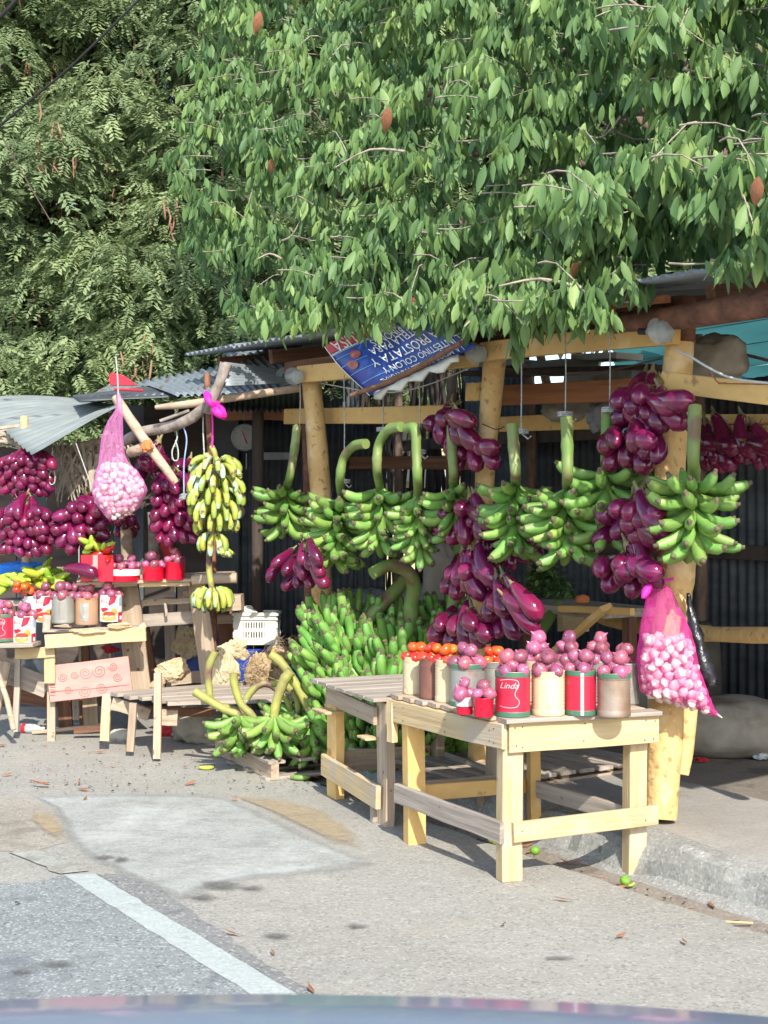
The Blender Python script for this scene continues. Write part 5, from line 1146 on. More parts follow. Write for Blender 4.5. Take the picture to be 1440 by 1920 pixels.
# litter near the right sack
for i, (px,py,m,s_,lab) in enumerate([(1316,1424,'redcloth',.022,'scrap of red rag on the shed floor'),(1376,1412,'white',.022,'crumpled white paper beside the long sack'),(1395,1410,'brownleaf',.035,'dry husk beside the long sack'),(1428,1418,'bottle',.03,'crushed clear cup at the right edge')]):
    q = G(px,py,.12); blob('litter', tuple(q), (s_*1.4,s_,s_*.6), M[m], lab, 'litter', i+20, .5)
b = MB(); b.tube([G(1342,1727,-.03), G(1412,1731,-.03)], .0045, 5); solo(b, 'stick', M['cream'], G(1342,1727,-.03), 'thin pale stick lying in the gutter', 'stick')
b = MB(); q = G(1240,1690,0)
for (px,py,z_,lab) in [(1003,1603,.0,'green lime by the back leg of the cream table'),(1172,1660,-.03,'green lime in the gutter under the cream table')]:
    p = G(px,py,z_); o = inst('lime', TOM, p+Vector((0,0,.018)), rrot(.6), None, .021); o.data = o.data.copy(); o.data.materials[0] = M['lime']; tag(o, lab, 'lime')
for (px,py,z_,lab,ms) in [(928,1579,.0,'small yellow-green chilli fallen beside the cream table leg',.35),(1186,1661,-.03,'split green pod beside the lime in the gutter',.25)]:
    p = G(px,py,z_); o = inst('chilli', FG[1].copy(), p+Vector((-.03,0,.012)), frame((1,.2,.05)), None, ms); o.data.materials[0] = M['pepper']; tag(o, lab, 'chilli')
o = inst('plantain', FG[1], G(545,1462)+Vector((0,0,.018)), frame((1,-.1,.0),(0,1,0)), None, .62); tag(o, 'single green plantain on the ground in front of the pallet', 'plantain')
o = inst('banana', FR[1], G(372,1443)+Vector((0,0,.014)), frame((1,.1,.0),(0,1,0)), None, .72); tag(o, 'yellow banana dropped on the ground left of the pallet', 'banana')
o = inst('dead_leaf', lms[1].copy(), G(95,1479)+Vector((0,0,.02)), Matrix(eul(np.array([1.2]),np.array([1.5]),np.array([.1]))[0].tolist()), None, (.10,.14,.12)); o.data.materials[0] = M['brownleaf']; tag(o, 'curled brown leaf on the pale ground at the left', 'leaf')

# ================================================================== BANNER, BULBS, WIRES, SCALE
bb = -.30
A_ = S(607,650,bb); B_ = S(690,742,bb); C_ = S(888,652,bb); D_ = S(782,562,bb)
D_ = A_+(C_-B_)*1.0
bn = thing('banner', tuple(B_), 'blue and red printed banner hung upside down under the leaves', 'banner')
ux = (A_-D_); Wb = ux.length; ux.normalize(); uy = (B_-A_); Hb = uy.length; nrm = ux.cross(-uy).normalized()
# banner's own frame: reading direction runs from D towards A (upside down), its top is the B-C edge
rx_ = ux; ry_ = uy.normalized(); nb__ = rx_.cross(ry_).normalized()
if nb__.y > 0: nb__ = -nb__
org_ = D_                                                           # lower-left corner when read upright
def bp(x, y, e=0.0): q = org_+rx_*x+ry_*y; sag = .02*math.sin(3*x/Wb*PI)*.5+.012*math.sin(5*y/Hb+x*6); return q+nb__*(e+sag)
def bgrid(x0,x1,y0,y1,e,nx=18,ny=9):
    v = [bp(x0+(x1-x0)*i/nx, y0+(y1-y0)*j/ny, e) for j in range(ny+1) for i in range(nx+1)]; k = nx+1
    return v, [(j*k+i, j*k+i+1, (j+1)*k+i+1, (j+1)*k+i) for j in range(ny) for i in range(nx)]
b = MB(); b.add(*bgrid(0,Wb,0,Hb,0), 0, True); o = b.build('sheet', M['blueprint'], bn); sm = o.modifiers.new('t','SOLIDIFY'); sm.thickness = .002
b = MB(); b.add(*bgrid(0,Wb,0,Hb*.17,.003), 0, True); b.build('red_strip', M['redprint'], bn)
b = MB(); b.add(*bgrid(0,Wb,Hb*.19,Hb*.205,.003,18,1)); b.add(*bgrid(Wb-.008,Wb,0,Hb,.004,1,9)); b.add(*bgrid(0,Wb,Hb*.215,Hb*.222,.003,18,1)); b.build('white_lines', M['white'], bn)
b = MB()
for (y0_,x0_,x1_) in [(.45,.72,.99),(.62,.68,.98),(.30,.80,.98),(.80,.60,.96)]:
    v,f_ = bgrid(Wb*x0_,Wb*x1_,Hb*y0_,Hb*(y0_+.012),.003,8,1); b.add(v,f_)
b.build('pale_streaks', M['lightblue'], bn)
b = MB()
for (txt,cx,cy,sz,sh) in [('NATURAUSA',.56,.085,.150,0),('RIÑONES',.47,.29,.088,0),('BOTELLA PARA',.42,.42,.088,0),('LA PRÓSTATA Y',.40,.60,.105,0),('EL INTESTINO COLON Y',.34,.78,.074,0),('LA MEJOR BOTELLA NATURAL',.42,.92,.070,0)]:
    V, Fc = text_mesh(txt, sz*Hb/.40*.8, 0, 0, .0006); w__ = max(v[0] for v in V)-min(v[0] for v in V); kx = min(.74, Wb*.72/w__)
    b.add([bp(Wb*cx+v[0]*kx, Hb*cy+v[1], .005) for v in V], Fc)
b.build('white_lettering', M['white'], bn)
b = MB()
def el3(cx,cy,rx,ry,e): 
    v = [bp(cx,cy,e)]+[bp(cx+rx*(1-.25*max(0,math.cos(a)))*math.cos(a), cy+ry*math.sin(a), e) for a in [2*PI*k/16 for k in range(16)]]
    return v, [(0,k+1,(k+1) % 16+1) for k in range(16)]
b.add(*el3(Wb*.80,Hb*.36,.050,.042,.005)); b.add(*el3(Wb*.88,Hb*.50,.055,.044,.005)); b.build('kidney_picture', M['kidney'], bn)
log('stick', [B_+Vector((-.09,-.03,-.0)), B_.lerp(C_,.3)+Vector((0,-.03,.02)), C_+Vector((-.06,-.03,.02))], [.012,.016,.014], M['brown'], bn, 7, .1, 3)
b = MB(); v = []; 
for j in range(3):
    for i in range(13):
        q = B_.lerp(C_, .08+.80*i/12)+Vector((0,-.012*j,-.022*j*(1+.5*math.sin(i*2.1)))); v.append(q+Vector((0,R_(-.01,.01),R_(-.006,.006))))
b.add(v, [(j*13+i,j*13+i+1,(j+1)*13+i+1,(j+1)*13+i) for j in range(2) for i in range(12)], 0, True); o = b.build('rolled_edge', M['bannerback'], bn); sm = o.modifiers.new('t','SOLIDIFY'); sm.thickness = .012
def bulb(label, px, py, b_, r=.045):
    c = S(px,py,b_); t = thing('light_bulb', tuple(c), label, 'light bulb', 'bulbs on the front beam'); b = MB()
    n_ = 14; ax_ = Vector((.75,-.6,-.1)).normalized(); Fm = frame(ax_); pr_ = [(.012,-.06),(.014,-.045),(.024,-.025),(.040,0),(.045,.02),(.038,.045),(.02,.058),(.002,.062)]
    b.add([c+Fm@Vector((a*math.cos(2*PI*k/n_)*r/.045, a*math.sin(2*PI*k/n_)*r/.045, z)) for a,z in pr_ for k in range(n_)], [(i*n_+k,i*n_+(k+1) % n_,(i+1)*n_+(k+1) % n_,(i+1)*n_+k) for i in range(7) for k in range(n_)], 0, True); b.build('glass', M['glass'], t)
    b = MB(); b.tube([c-ax_*.055, c-ax_*.095], .014, 10); b.build('socket', M['gasket'], t)
    # thin plastic shade disc
    b = MB(); q = c+Vector((-.02,.0,.0))+U*-.02; Fm = frame(Vector((.55,-.83,.1))); rr = .056
    b.add([q+Fm@Vector((rr*k_*math.cos(2*PI*k/16), rr*k_*math.sin(2*PI*k/16)*1.1, (1-k_)*.03)) for k_ in (1,.7,.3) for k in range(16)], [(i*16+k,i*16+(k+1) % 16,(i+1)*16+(k+1) % 16,(i+1)*16+k) for i in range(2) for k in range(16)]+[tuple(32+k for k in range(16))], 0, True)
    b.build('shade', M['glass'], t)
bulb('clear bulb with a round shade on the beam left of the right post', 1236,622,-.16, .05); bulb('clear bulb with a shade where the beams meet at the middle post', 892,663,-.16); bulb('clear bulb at the left end of the front beam above the left post', 553,706,-.16); bulb('small clear bulb on the tin sheet left of the left post', 536,706,-.02, .035)
def cable(label, pts, r, m, cat='wire', name='wire'): b = MB(); b.tube(path(pts,6), r, 5); solo(b, name, m, pts[0], label, cat)
cable('white cable drooping across the front of the right beam', [S(1268,658,-.17), S(1290,666,-.19), S(1330,690,-.2), S(1370,708,-.19), S(1420,716,-.19), S(1500,722,-.19)], .005, M['whitewire'])
cable('rusty wire hooked on the right beam', [S(1332,694,-.14), S(1345,716,-.15), S(1362,718,-.15), S(1348,719,-.15), S(1400,720,-.15), S(1440,721,-.15)], .003, M['orangewood'])
cable('thin cable sagging behind the strings under the front beam', [S(600,718,-.02), S(680,732,-.02), S(740,735,-.02), S(800,722,-.02), S(880,690,-.02)], .004, M['whitewire'])
cable('barbed cable sagging between the middle and right posts', [S(945,688,.3), S(1000,702,.3), S(1060,704,.3), S(1140,695,.3), S(1240,672,.2)], .0045, M['wire'])
cable('dark wire tied round the middle post below the beam', [S(905,795,-.09), S(930,805,-.1), S(945,800,.0)], .003, M['wire'])
cable('wire looped round the stalk of the rightmost plantain bunch', [S(1288,806,-.16), S(1300,818,-.19), S(1314,826,-.17), S(1310,832,-.15), S(1292,818,-.18)], .004, M['wire'])
b = MB(); pa = [P(-20,252,7.5), P(60,185,7.3), P(140,118,7.1), P(300,-40,6.8)]; b.tube(path(pa,3), .0075, 6); solo(b, 'power_cable', M['gasket'], pa[0], 'single black power cable crossing the sky side of the feathery tree', 'cable')
b = MB(); pa = [P(-20,50,7.5), P(20,12,7.4), P(80,-60,7.3)]; b.tube(path(pa,3), .012, 6); solo(b, 'power_cable', M['gasket'], pa[0], 'thick twisted cable in the top left corner', 'cable')
b = MB(); pa = [P(5,258,9.5), P(45,330,9.6), P(95,415,9.7)]; b.tube(path(pa,3), .0045, 5); solo(b, 'power_cable', M['wire'], pa[0], 'thin faint cable running down through the feathery tree', 'cable')
c = P(459,820,9.3); sc_ = thing('hanging_scale', tuple(c), 'round dial scale hanging in the dark behind the bananas', 'scale'); Fm = frame((-.1,-1,0))
b = MB(); b.add([c+Fm@Vector((a*math.cos(2*PI*k/28), a*math.sin(2*PI*k/28), z)) for a,z in [(.001,-.05),(.085,-.05),(.098,-.03),(.098,.0),(.092,.012),(.086,.004)] for k in range(28)], [(i*28+k,i*28+(k+1) % 28,(i+1)*28+(k+1) % 28,(i+1)*28+k) for i in range(5) for k in range(28)], 0, True); b.build('case', M['scalerim'], sc_)
b = MB(); b.add([c+Fm@Vector((.086*math.cos(2*PI*k/28), .086*math.sin(2*PI*k/28), .003)) for k in range(28)], [tuple(range(28))]); b.build('dial', M['white'] if False else M['scale'], sc_)
b = MB()
for k in range(24):
    a = 2*PI*k/24; d1 = Vector((math.cos(a),math.sin(a),0)); n1 = Vector((-d1.y,d1.x,0))*.0012; z_ = Vector((0,0,.005)); r1 = .066 if k % 2 else .060; b.add([c+Fm@(d1*r1-n1+z_), c+Fm@(d1*r1+n1+z_), c+Fm@(d1*.076+n1+z_), c+Fm@(d1*.076-n1+z_)], [(0,1,2,3)])
b.build('tick_marks', M['gasket'], sc_)
b = MB(); d0 = P(463,832,9.28); d1 = P(453,805,9.28); b.tube([d0,d1], [.006,.0015], 5); b.build('pointer', M['redcloth'], sc_)
b = MB(); b.tube([P(459,788,9.3), P(459,768,9.3)], .006, 6); b.tube([P(462,850,9.3), P(462,880,9.3)], .005, 6); b.build('hook', M['scalerim'], sc_)
# ================================================================== LEFT STALL
ls = thing('stall_frame', tuple(P(250,1330,9.0)), 'rickety left stall of grey boards, crossed poles and old tin roofing', 'stall')
def LP(x0,y0,x1,y1,Y,wpx,t_,m,name='board',up=(0,0,1),par=None,Y1=None,lab=None,jit=.003):
    Y1 = Y1 or Y; return plank(name, P(x0,y0,Y), P(x1,y1,Y1), wpx*(Y+Y1)/2/F, t_, m, par or ls, up, jit, label=lab)
# upper shelf rack
rk = thing('shelf_rack', tuple(P(290,1300,8.8)), 'tall shelf rack of old planks carrying the red tubs', 'shelf')
LP(236,1086,262,1294,8.62,44,.03,M['tan'],'upright',(1,0,0),rk); LP(368,1086,394,1282,8.62,33,.03,M['tan'],'upright',(1,0,0),rk); 
LP(262,1160,286,1300,9.2,28,.03,M['brown'],'upright',(1,0,0),rk); LP(318,1120,322,1290,9.3,20,.03,M['grey'],'upright',(1,0,0),rk); LP(420,1120,436,1290,9.25,30,.04,M['brown'],'upright',(1,0,0),rk)
for i in range(4): LP(150,1094-3*i,440,1083-3*i,8.50+.16*i,6,.15,M['tan'],'shelf_board',(0,0,1),rk)
LP(150,1097,258,1094,8.46,10,.02,M['tan'],'edge_board',(0,0,1),rk); LP(262,1096,355,1094,8.46,8,.02,M['cream'],'edge_board',(0,0,1),rk); log('rail', [P(360,1088,8.44),P(400,1084,8.44),P(444,1084,8.44)], .035, M['tan'], rk, 8, .08, 3)
LP(258,1132,358,1125,8.66,11,.025,M['tan'],'rung',(0,0,1),rk); LP(262,1165,375,1156,8.66,24,.025,M['grey'],'rung',(0,0,1),rk); LP(310,1130,313,1155,8.6,5,.02,M['grey'],'rung',(1,0,0),rk); LP(380,1162,470,1160,9.0,18,.03,M['tan'],'rung',(0,0,1),rk); LP(348,1108,352,1126,8.7,12,.03,M['tan'],'block',(1,0,0),rk)
LP(390,1118,446,1122,8.9,12,.3,M['tan'],'side_board',(0,0,1),rk); LP(420,1130,455,1128,8.8,28,.2,M['tan'],'side_board',(0,0,1),rk); LP(320,1275,378,1268,8.9,22,.03,M['tan'],'low_board',(0,0,1),rk)
# lower shelf with tins, pink board
sh = thing('low_shelf', tuple(P(170,1385,8.5)), 'low plank shelf with a pink carved board under the left tins', 'shelf')
LP(86,1203,274,1188,8.36,26,.03,M['cream'],'front_board',(0,0,1),sh); LP(160,1388,158,1210,9.0,20,.03,M['brown'],'upright',(1,0,0),sh)
for i in range(4): LP(84,1183,268,1176,8.44+.13*i,5,.12,M['grey'],'shelf_board',(0,0,1),sh)
LP(90,1283,244,1264,8.46,68,.02,M['pinkboard'],'pink_board',(0,0,1),sh,lab='pink board carved with scrolls'); pbrd = sh.children[-1] if sh.children else None
LP(97,1388,97,1210,8.52,15,.035,M['tan'],'leg',(1,0,0),sh); LP(30,1372,34,1215,8.56,11,.03,M['grey'],'leg',(1,0,0),sh); LP(30,1226,103,1222,8.42,20,.03,M['cream'],'rail',(0,0,1),sh); LP(94,1280,94,1212,8.44,20,.03,M['cream'],'bracket',(1,0,0),sh)
LP(126,1375,118,1295,9.0,26,.03,M['brown'],'upright',(1,0,0),sh); LP(172,1372,168,1300,8.9,28,.03,M['tan'],'upright',(1,0,0),sh); LP(150,1240,150,1205,8.9,5,.02,M['grey'],'upright',(1,0,0),sh); LP(142,1350,142,1285,8.8,12,.02,M['grey'],'upright',(1,0,0),sh)
LP(10,1300,96,1312,8.75,30,.02,M['brown'],'back_board',(0,0,1),sh); LP(60,1374,205,1358,8.75,6,.03,M['tan'],'foot_board',(0,0,1),sh); LP(140,1370,200,1366,8.6,10,.05,M['brown'],'foot_board',(0,0,1),sh)
LP(196,1110,196,1090,8.45,6,.03,M['tan'],'post',(1,0,0),sh); LP(88,1182,89,1152,8.40,14,.03,M['grey'],'post',(1,0,0),sh)
LP(-20,1210,68,1208,8.30,7,.20,M['grey'],'shelf_board',(0,0,1),sh); LP(-20,1370,10,1240,8.5,24,.03,M['tan'],'leg',(1,0,0),sh); log('prop', [P(-5,1260,8.4),P(12,1310,8.35),P(26,1368,8.3)], .018, M['tan'], sh, 7, .1, 3)
LP(0,1255,90,1290,8.62,40,.015,M['grey'],'loose_sheet',(0,.3,1),sh)
# scroll lines on the pink board, groove shade put in as darker pink
q = MB(); Yb = 8.46-.0125
def pbp(px, py): return P(px, py, Yb)
for (cx,cy,s_,dr) in [(160,1262,12,1),(186,1258,13,-1),(140,1266,8,1),(160,1296,12,-1),(190,1290,11,1),(118,1270,9,-1),(220,1270,9,1),(212,1250,9,-1),(128,1294,8,1)]:
    pts = []
    for k in range(30):
        a = k*.45; r = s_*(1-k/34); pts.append(pbp(cx+dr*r*math.cos(a), cy+r*math.sin(a)*.95))
    q.tube(pts, .0016, 4, cap=False)
q.tube([pbp(94,1297), pbp(166,1292), pbp(242,1284)], .0022, 4)
for k in range(6): q.tube([pbp(94,1278+k*5), pbp(104,1279+k*5)], .0016, 4)
q.build('carved_scroll', M['grooveshade'], sh)
# poles
log('pole', [P(217,745,8.25),P(240,780,8.2),P(280,838,8.15),P(318,888,8.1),P(330,905,8.1)], [.030,.030,.032,.026,.02], M['tan'], ls, 10, .05, 3, label='slanting grey pole')
log('pole', [P(232,828,8.4),P(268,810,8.3),P(320,800,8.2),P(362,782,8.1),P(392,752,8.05)], [.034,.034,.036,.034,.03], M['greybark'], ls, 10, .07, 3, label='crooked horizontal pole')
log('pole', [P(424,682,8.0),P(414,712,8.0),P(400,745,8.0),P(388,775,8.02)], [.040,.032,.030,.024], M['greybark'], ls, 10, .06, 3, label='forked pole with a pale cut top')
log('pole', [P(292,764,8.1),P(350,758,8.06),P(440,745,8.1),P(560,728,8.3)], [.014,.024,.026,.024], M['tan'], ls, 9, .06, 3, label='pale split pole')
log('pole', [P(246,848,8.3),P(262,842,8.2),P(285,828,8.2)], [.034,.034,.026], M['tan'], ls, 9, .06, 3, label='sawn pole stub'); log('pole', [P(300,790,8.6),P(355,770,8.6)], .012, M['greybark'], ls, 6, .1, 3)
log('pole', [P(45,780,9.0),P(47,900,9.0),P(48,1000,9.0),P(50,1100,9.0)], .03, M['cream'], ls, 8, .06, 3, label='pale upright pole behind the eggplants'); log('pole', [P(236,960,9.0),P(240,1090,9.0)], .042, M['tan'], ls, 8, .06, 3); log('pole', [P(286,960,9.2),P(290,1090,9.2)], .036, M['grey'], ls, 8, .06, 3)
log('pole', [P(100,862,9.1),P(150,838,9.1),P(230,820,9.1)], .03, M['tan'], ls, 8, .06, 3); log('pole', [P(135,868,9.2),P(230,895,9.2)], .035, M['brown'], ls, 8, .06, 3)
log('pole', [P(388,700,8.9),P(396,900,8.9),P(400,1100,8.9),P(402,1380,8.9)], .022, M['redbark'], ls, 8, .06, 3); log('pole', [P(484,770,9.1),P(482,1000,9.1),P(482,1330,9.1)], .04, M['darkwood'], ls, 8, .06, 3)
# tin roofing
def tinsheet(px4, Y4, m, pitch=.076, depth=.010, wave=.03, nl=8):
    A,B2,C2,D2 = [P(x,y,Y) for (x,y),Y in zip(px4,Y4)]; return corr('roof_sheet', A,B2,C2,D2, pitch, depth, m, ls, nl, wave)
tinsheet([(-60,748),(60,845),(232,757),(140,748)], [9.9,8.4,8.6,10.2], M['tinlight'], .10, .008, .05)
# curled awning drawn with its own outline: a fan of corrugations
tinsheet([(136,742),(150,752),(400,736),(392,712)], [9.4,8.7,8.9,9.8], M['darktin'], .07, .010, .02); tinsheet([(200,724),(430,700),(400,738),(150,752)], [10.4,10.4,8.9,8.9], M['tin'], .06, .010, .01)
tinsheet([(262,716),(500,668),(540,735),(330,742)], [9.8,9.8,8.6,8.6], M['tin'], .06, .010, .01)
tinsheet([(420,678),(425,722),(560,716),(552,698)], [8.2,7.9,8.5,8.9], M['tin'], .05, .008, .01); tinsheet([(418,662),(560,640),(600,690),(470,700)], [9.6,9.6,8.8,8.8], M['tin'], .06, .010, .01)
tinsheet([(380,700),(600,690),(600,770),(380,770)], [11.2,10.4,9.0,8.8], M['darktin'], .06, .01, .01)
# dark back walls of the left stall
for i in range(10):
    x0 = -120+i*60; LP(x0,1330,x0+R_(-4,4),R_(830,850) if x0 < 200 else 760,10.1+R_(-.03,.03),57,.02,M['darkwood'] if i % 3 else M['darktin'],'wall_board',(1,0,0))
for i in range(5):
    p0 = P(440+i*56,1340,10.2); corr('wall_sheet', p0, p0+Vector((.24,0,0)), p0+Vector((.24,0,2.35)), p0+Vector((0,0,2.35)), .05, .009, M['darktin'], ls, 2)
# thatch strips
b = MB()
for i in range(150):
    x = R_(96,240); y = R_(822,880); c = P(x,y,9.0+R_(-.1,.2)); d = Vector((R_(-.5,.5), R_(-.2,.1), -R_(.3,1))).normalized()*R_(.12,.30); wv_ = Vector((R_(.006,.014),0,R_(-.004,.004)))
    b.add([c-wv_, c+wv_, c+d*.6+wv_*.8+Vector((0,-.02,0)), c+d*.6-wv_*.8+Vector((0,-.02,0)), c+d], [(0,1,2,3),(3,2,4)])
for i in range(46):
    a = R_(-.5,.35); c = P(R_(-20,0),R_(800,835),9.05+R_(-.1,.1)); q_ = P(R_(36,52),R_(795,850),9.0); b.add([c, c+Vector((0,0,.02)), q_+Vector((R_(-.05,.05),0,.012)), q_], [(0,1,2,3)])
for i in range(50):
    c = P(R_(118,235),R_(872,892),8.95); d = Vector((R_(-.08,.08), R_(-.03,.03), -R_(.08,.24))); wv_ = Vector((R_(.004,.011),0,0)); b.add([c-wv_, c+wv_, c+d+wv_*.4, c+d-wv_*.4], [(0,1,2,3)])
o = b.build('palm_thatch', M['thatch'], ls); o['kind'] = 'stuff'
# ripped cloths hanging things
for (pts,m,lab,r) in [([P(330,805,8.2),P(332,822,8.2),P(323,845,8.2),P(325,862,8.2),P(333,862,8.2),P(334,845,8.2),P(329,825,8.2)],'rope','white twine loop hanging under the crooked pole',.005),
    ([P(344,800,8.15),P(350,825,8.15),P(345,870,8.15),P(345,925,8.15)],'bluerope','blue and white cord hanging with a knot of tape',.005),([P(381,772,8.1),P(381,810,8.1),P(383,852,8.1)],'rope','white twisted twine left of the pink ribbon',.005),
    ([P(98,838,8.6),P(98,870,8.6),P(92,895,8.6),P(95,908,8.6),P(102,905,8.6),P(103,890,8.6),P(99,875,8.6)],'rope','pale wire loop hanging before the thatch',.004),([P(142,830,8.6),P(160,880,8.6),P(176,925,8.6)],'rope','slack pale string behind the pale garlic bag',.004)]:
    cable(lab, pts, r, M[m], 'string', 'string')
blob('tape_knot', tuple(P(345,932,8.12)), (.035,.025,.022), M['sack'], 'grey tape knot at the end of the blue cord', 'knot', 3, .4, False)
blob('orange_rag', tuple(P(276,836,8.08)), (.03,.02,.035), M['orange'], 'orange plastic strip tied at the pole crossing', 'strip', 5, .5, False)
b = MB(); c_ = P(230,705,8.5); vv = [P(204,702,8.5),P(212,699,8.5),P(232,704,8.5),P(256,722,8.5),P(244,722,8.5),P(206,722,8.5)]; b.add(vv+[v+Vector((0,.05,0)) for v in vv], [tuple(range(5,-1,-1)), tuple(range(6,12))]+[(i,(i+1) % 6,(i+1) % 6+6,i+6) for i in range(6)])
b.tube([P(214,730,8.4), P(268,732,8.4)], .008, 6)
solo(b, 'red_lid', M['redplastic'], c_, 'red plastic dish lying on the tin roof behind the pale bag', 'lid')  # the red plastic piece is a lid
# pale garlic bag
oL = [(738,219,225),(752,219,229),(770,216,230),(790,202,230),(820,190,231),(850,187,233),(870,184,242),(885,180,258),(900,176,270),(920,173,276),(935,175,270),(950,184,262),(960,192,250),(968,198,232),(973,203,208)]
netbag('pale pink net bag of garlic hanging from the slanting pole', oL, 8.1, 'netpale'); fill(oL, 872, 8.1, .0225, 190, 'garlic bulb inside the pale pink net bag', 'garlic in the pale pink bag')
cable('pale string tying the pale garlic bag to the branches above', [P(217,668,8.1), P(220,700,8.1), P(222,740,8.1)], .005, M['rope'], 'string', 'string')
# tins and onions of the left shelf
def ltin(px,py,Y,R0,H,st,lab,n,nm,kind='onion'):
    p = P(px,py,Y); tin(lab, p, R0, H, st, rot=-PI/2)
    if kind == 'onion': heapon(p+Vector((0,0,H*.93)), R0*1.02, .034, n, 'onion', ONI, 'purple-pink onion heaped on '+nm, 'onion', 'onions on '+nm, 2.8)
ltin(119,1168,8.46,.074,.172,'grey','dull grey tin on the low shelf',10,'the dull grey tin of the low shelf')
ltin(163,1171,8.46,.072,.172,'orange','orange rusty tin with scraps of label on the low shelf',9,'the orange rusty tin of the low shelf')
ltin(208,1165,8.46,.070,.170,'burger','white tin with a sandwich picture by the rack upright',7,'the sandwich tin by the rack upright')
ltin(86,1166,8.62,.070,.170,'burger','white and red tin behind the dull grey one',7,'the white tin behind the dull grey one')
ltin(62,1166,8.70,.070,.170,'plainwhite','pale tin at the back left of the low shelf',8,'the pale back tin of the low shelf')
ltin(46,1205,8.36,.070,.168,'burger','white tin with a sandwich picture on the lowest board',9,'the sandwich tin of the lowest board')
ltin(8,1202,8.36,.072,.172,'red','red tin with green bands cut by the left edge',10,'the red tin at the left edge')
# red boxes and tubs on the upper shelf
def lcup(px,py,Y,R0,H,lab,n,nm,white=False,m='redplastic',kind='onion'):
    p = P(px,py,Y); cup(lab, p, R0, H, white, None, m)
    if kind == 'onion': heapon(p+Vector((0,0,H*.95)), R0*1.0, .032, n, 'onion', ONI, 'onion in '+nm, 'onion', 'onions in '+nm, 2.2)
    return p
lcup(235,1090,8.45,.095,.085,'white and red tub on the upper shelf, left of the red ones',9,'the white and red tub',True)
lcup(288,1089,8.45,.072,.095,'middle red tub on the upper shelf',6,'the middle red tub'); lcup(328,1087,8.45,.064,.115,'red tub at the right end of the upper shelf',4,'the right end red tub')
def redbox(px,py,Y,w_,d_,h_,lab):
    p = P(px,py,Y); t = thing('red_tin_box', tuple(p), lab, 'box'); b = MB()
    for (cx,cy,sx,sy) in [(0,-d_/2,w_,.004),(0,d_/2,w_,.004),(-w_/2,0,.004,d_-.004),(w_/2,0,.004,d_-.004)]: b.box(p+Vector((cx,cy,h_/2)), (sx,sy,h_))
    b.box(p+Vector((0,0,.004)), (w_-.006,d_-.006,.006)); b.box(p+Vector((0,0,h_*.8)), (w_-.006,d_-.006,.004)); b.build('sides', M['redplastic'], t)
    b = MB(); b.box(p+Vector((-.01,-d_/2-.004,h_/2)), (.030,.004,h_*.99)); b.build('bare_strip', M['greycan'], t); return p
p = redbox(187,1089,8.45,.20,.16,.165,'tall red tin box with a bare metal strip, holding peppers')
def pepmesh(m): 
    b = MB(); b.lathe([(.004,-.035),(.005,-.006),(.018,0),(.024,.012),(.026,.035),(.022,.065),(.012,.09),(.002,.10)], 9, 0); return b.mesh('pepper', M[m])
PG = pepmesh('pepper'); PRd = pepmesh('redpepper')
for i in range(14):
    q = p+Vector((R_(-.085,.035), R_(-.07,.06), .165+.012*(i % 5)+R_(0,.03))); o = inst('green_pepper', PG, q, frame((R_(-1,1),R_(-1,.5),R_(-.1,.6))), None, R_(.7,1)); tag(o, 'yellow-green pepper heaped on the tall red tin box', 'pepper', 'green peppers on the red tin box')
for i in range(7):
    q = p+Vector((R_(.02,.10), R_(-.09,.04), .16+R_(0,.035))); o = inst('red_pepper', PRd, q, frame((R_(-1,1),R_(-1,.5),R_(-.4,.4))), None, R_(.8,1)); tag(o, 'red pepper on the tall red tin box', 'pepper', 'red peppers on the red tin box')
for i in range(46):
    x = R_(6,112); yy = 1100-22*(1-((x-60)/58)**2)+R_(-6,14); q = P(x, yy, 8.75+R_(-.12,.1)); o = inst('green_pepper', PG, q, frame((R_(-1,1),R_(-.6,.3),R_(-.25,.25))), None, (1,1,R_(1.1,1.7))); tag(o, 'pale green pepper in the heap before the blue bag', 'pepper', 'pale green pepper heap')
for i in range(12):
    o = inst('tomato', TOM, P(R_(28,58),R_(1092,1112),8.6+R_(-.05,.05)), rrot(), None, .026); tag(o, 'red tomato between the pepper heap and the pale back tin', 'tomato', 'tomatoes beside the green peppers')
for i in range(9):
    o = inst('onion', ONI, P(62+i*13+R_(-4,4),1102+R_(-6,4),8.72+R_(-.05,.05)), rrot(), None, .034); tag(o, 'purple-pink onion in the back row of the low shelf', 'onion', 'back row onions of the low shelf')
blob('blue_bag', tuple(P(40,1075,8.95)), (.22,.14,.075), M['bluebag'], 'bright blue plastic bag behind the green peppers', 'bag', 6, .3)
LP(-20,1130,160,1122,8.9,10,.5,M['grey'],'shelf_board',(0,0,1),sh)
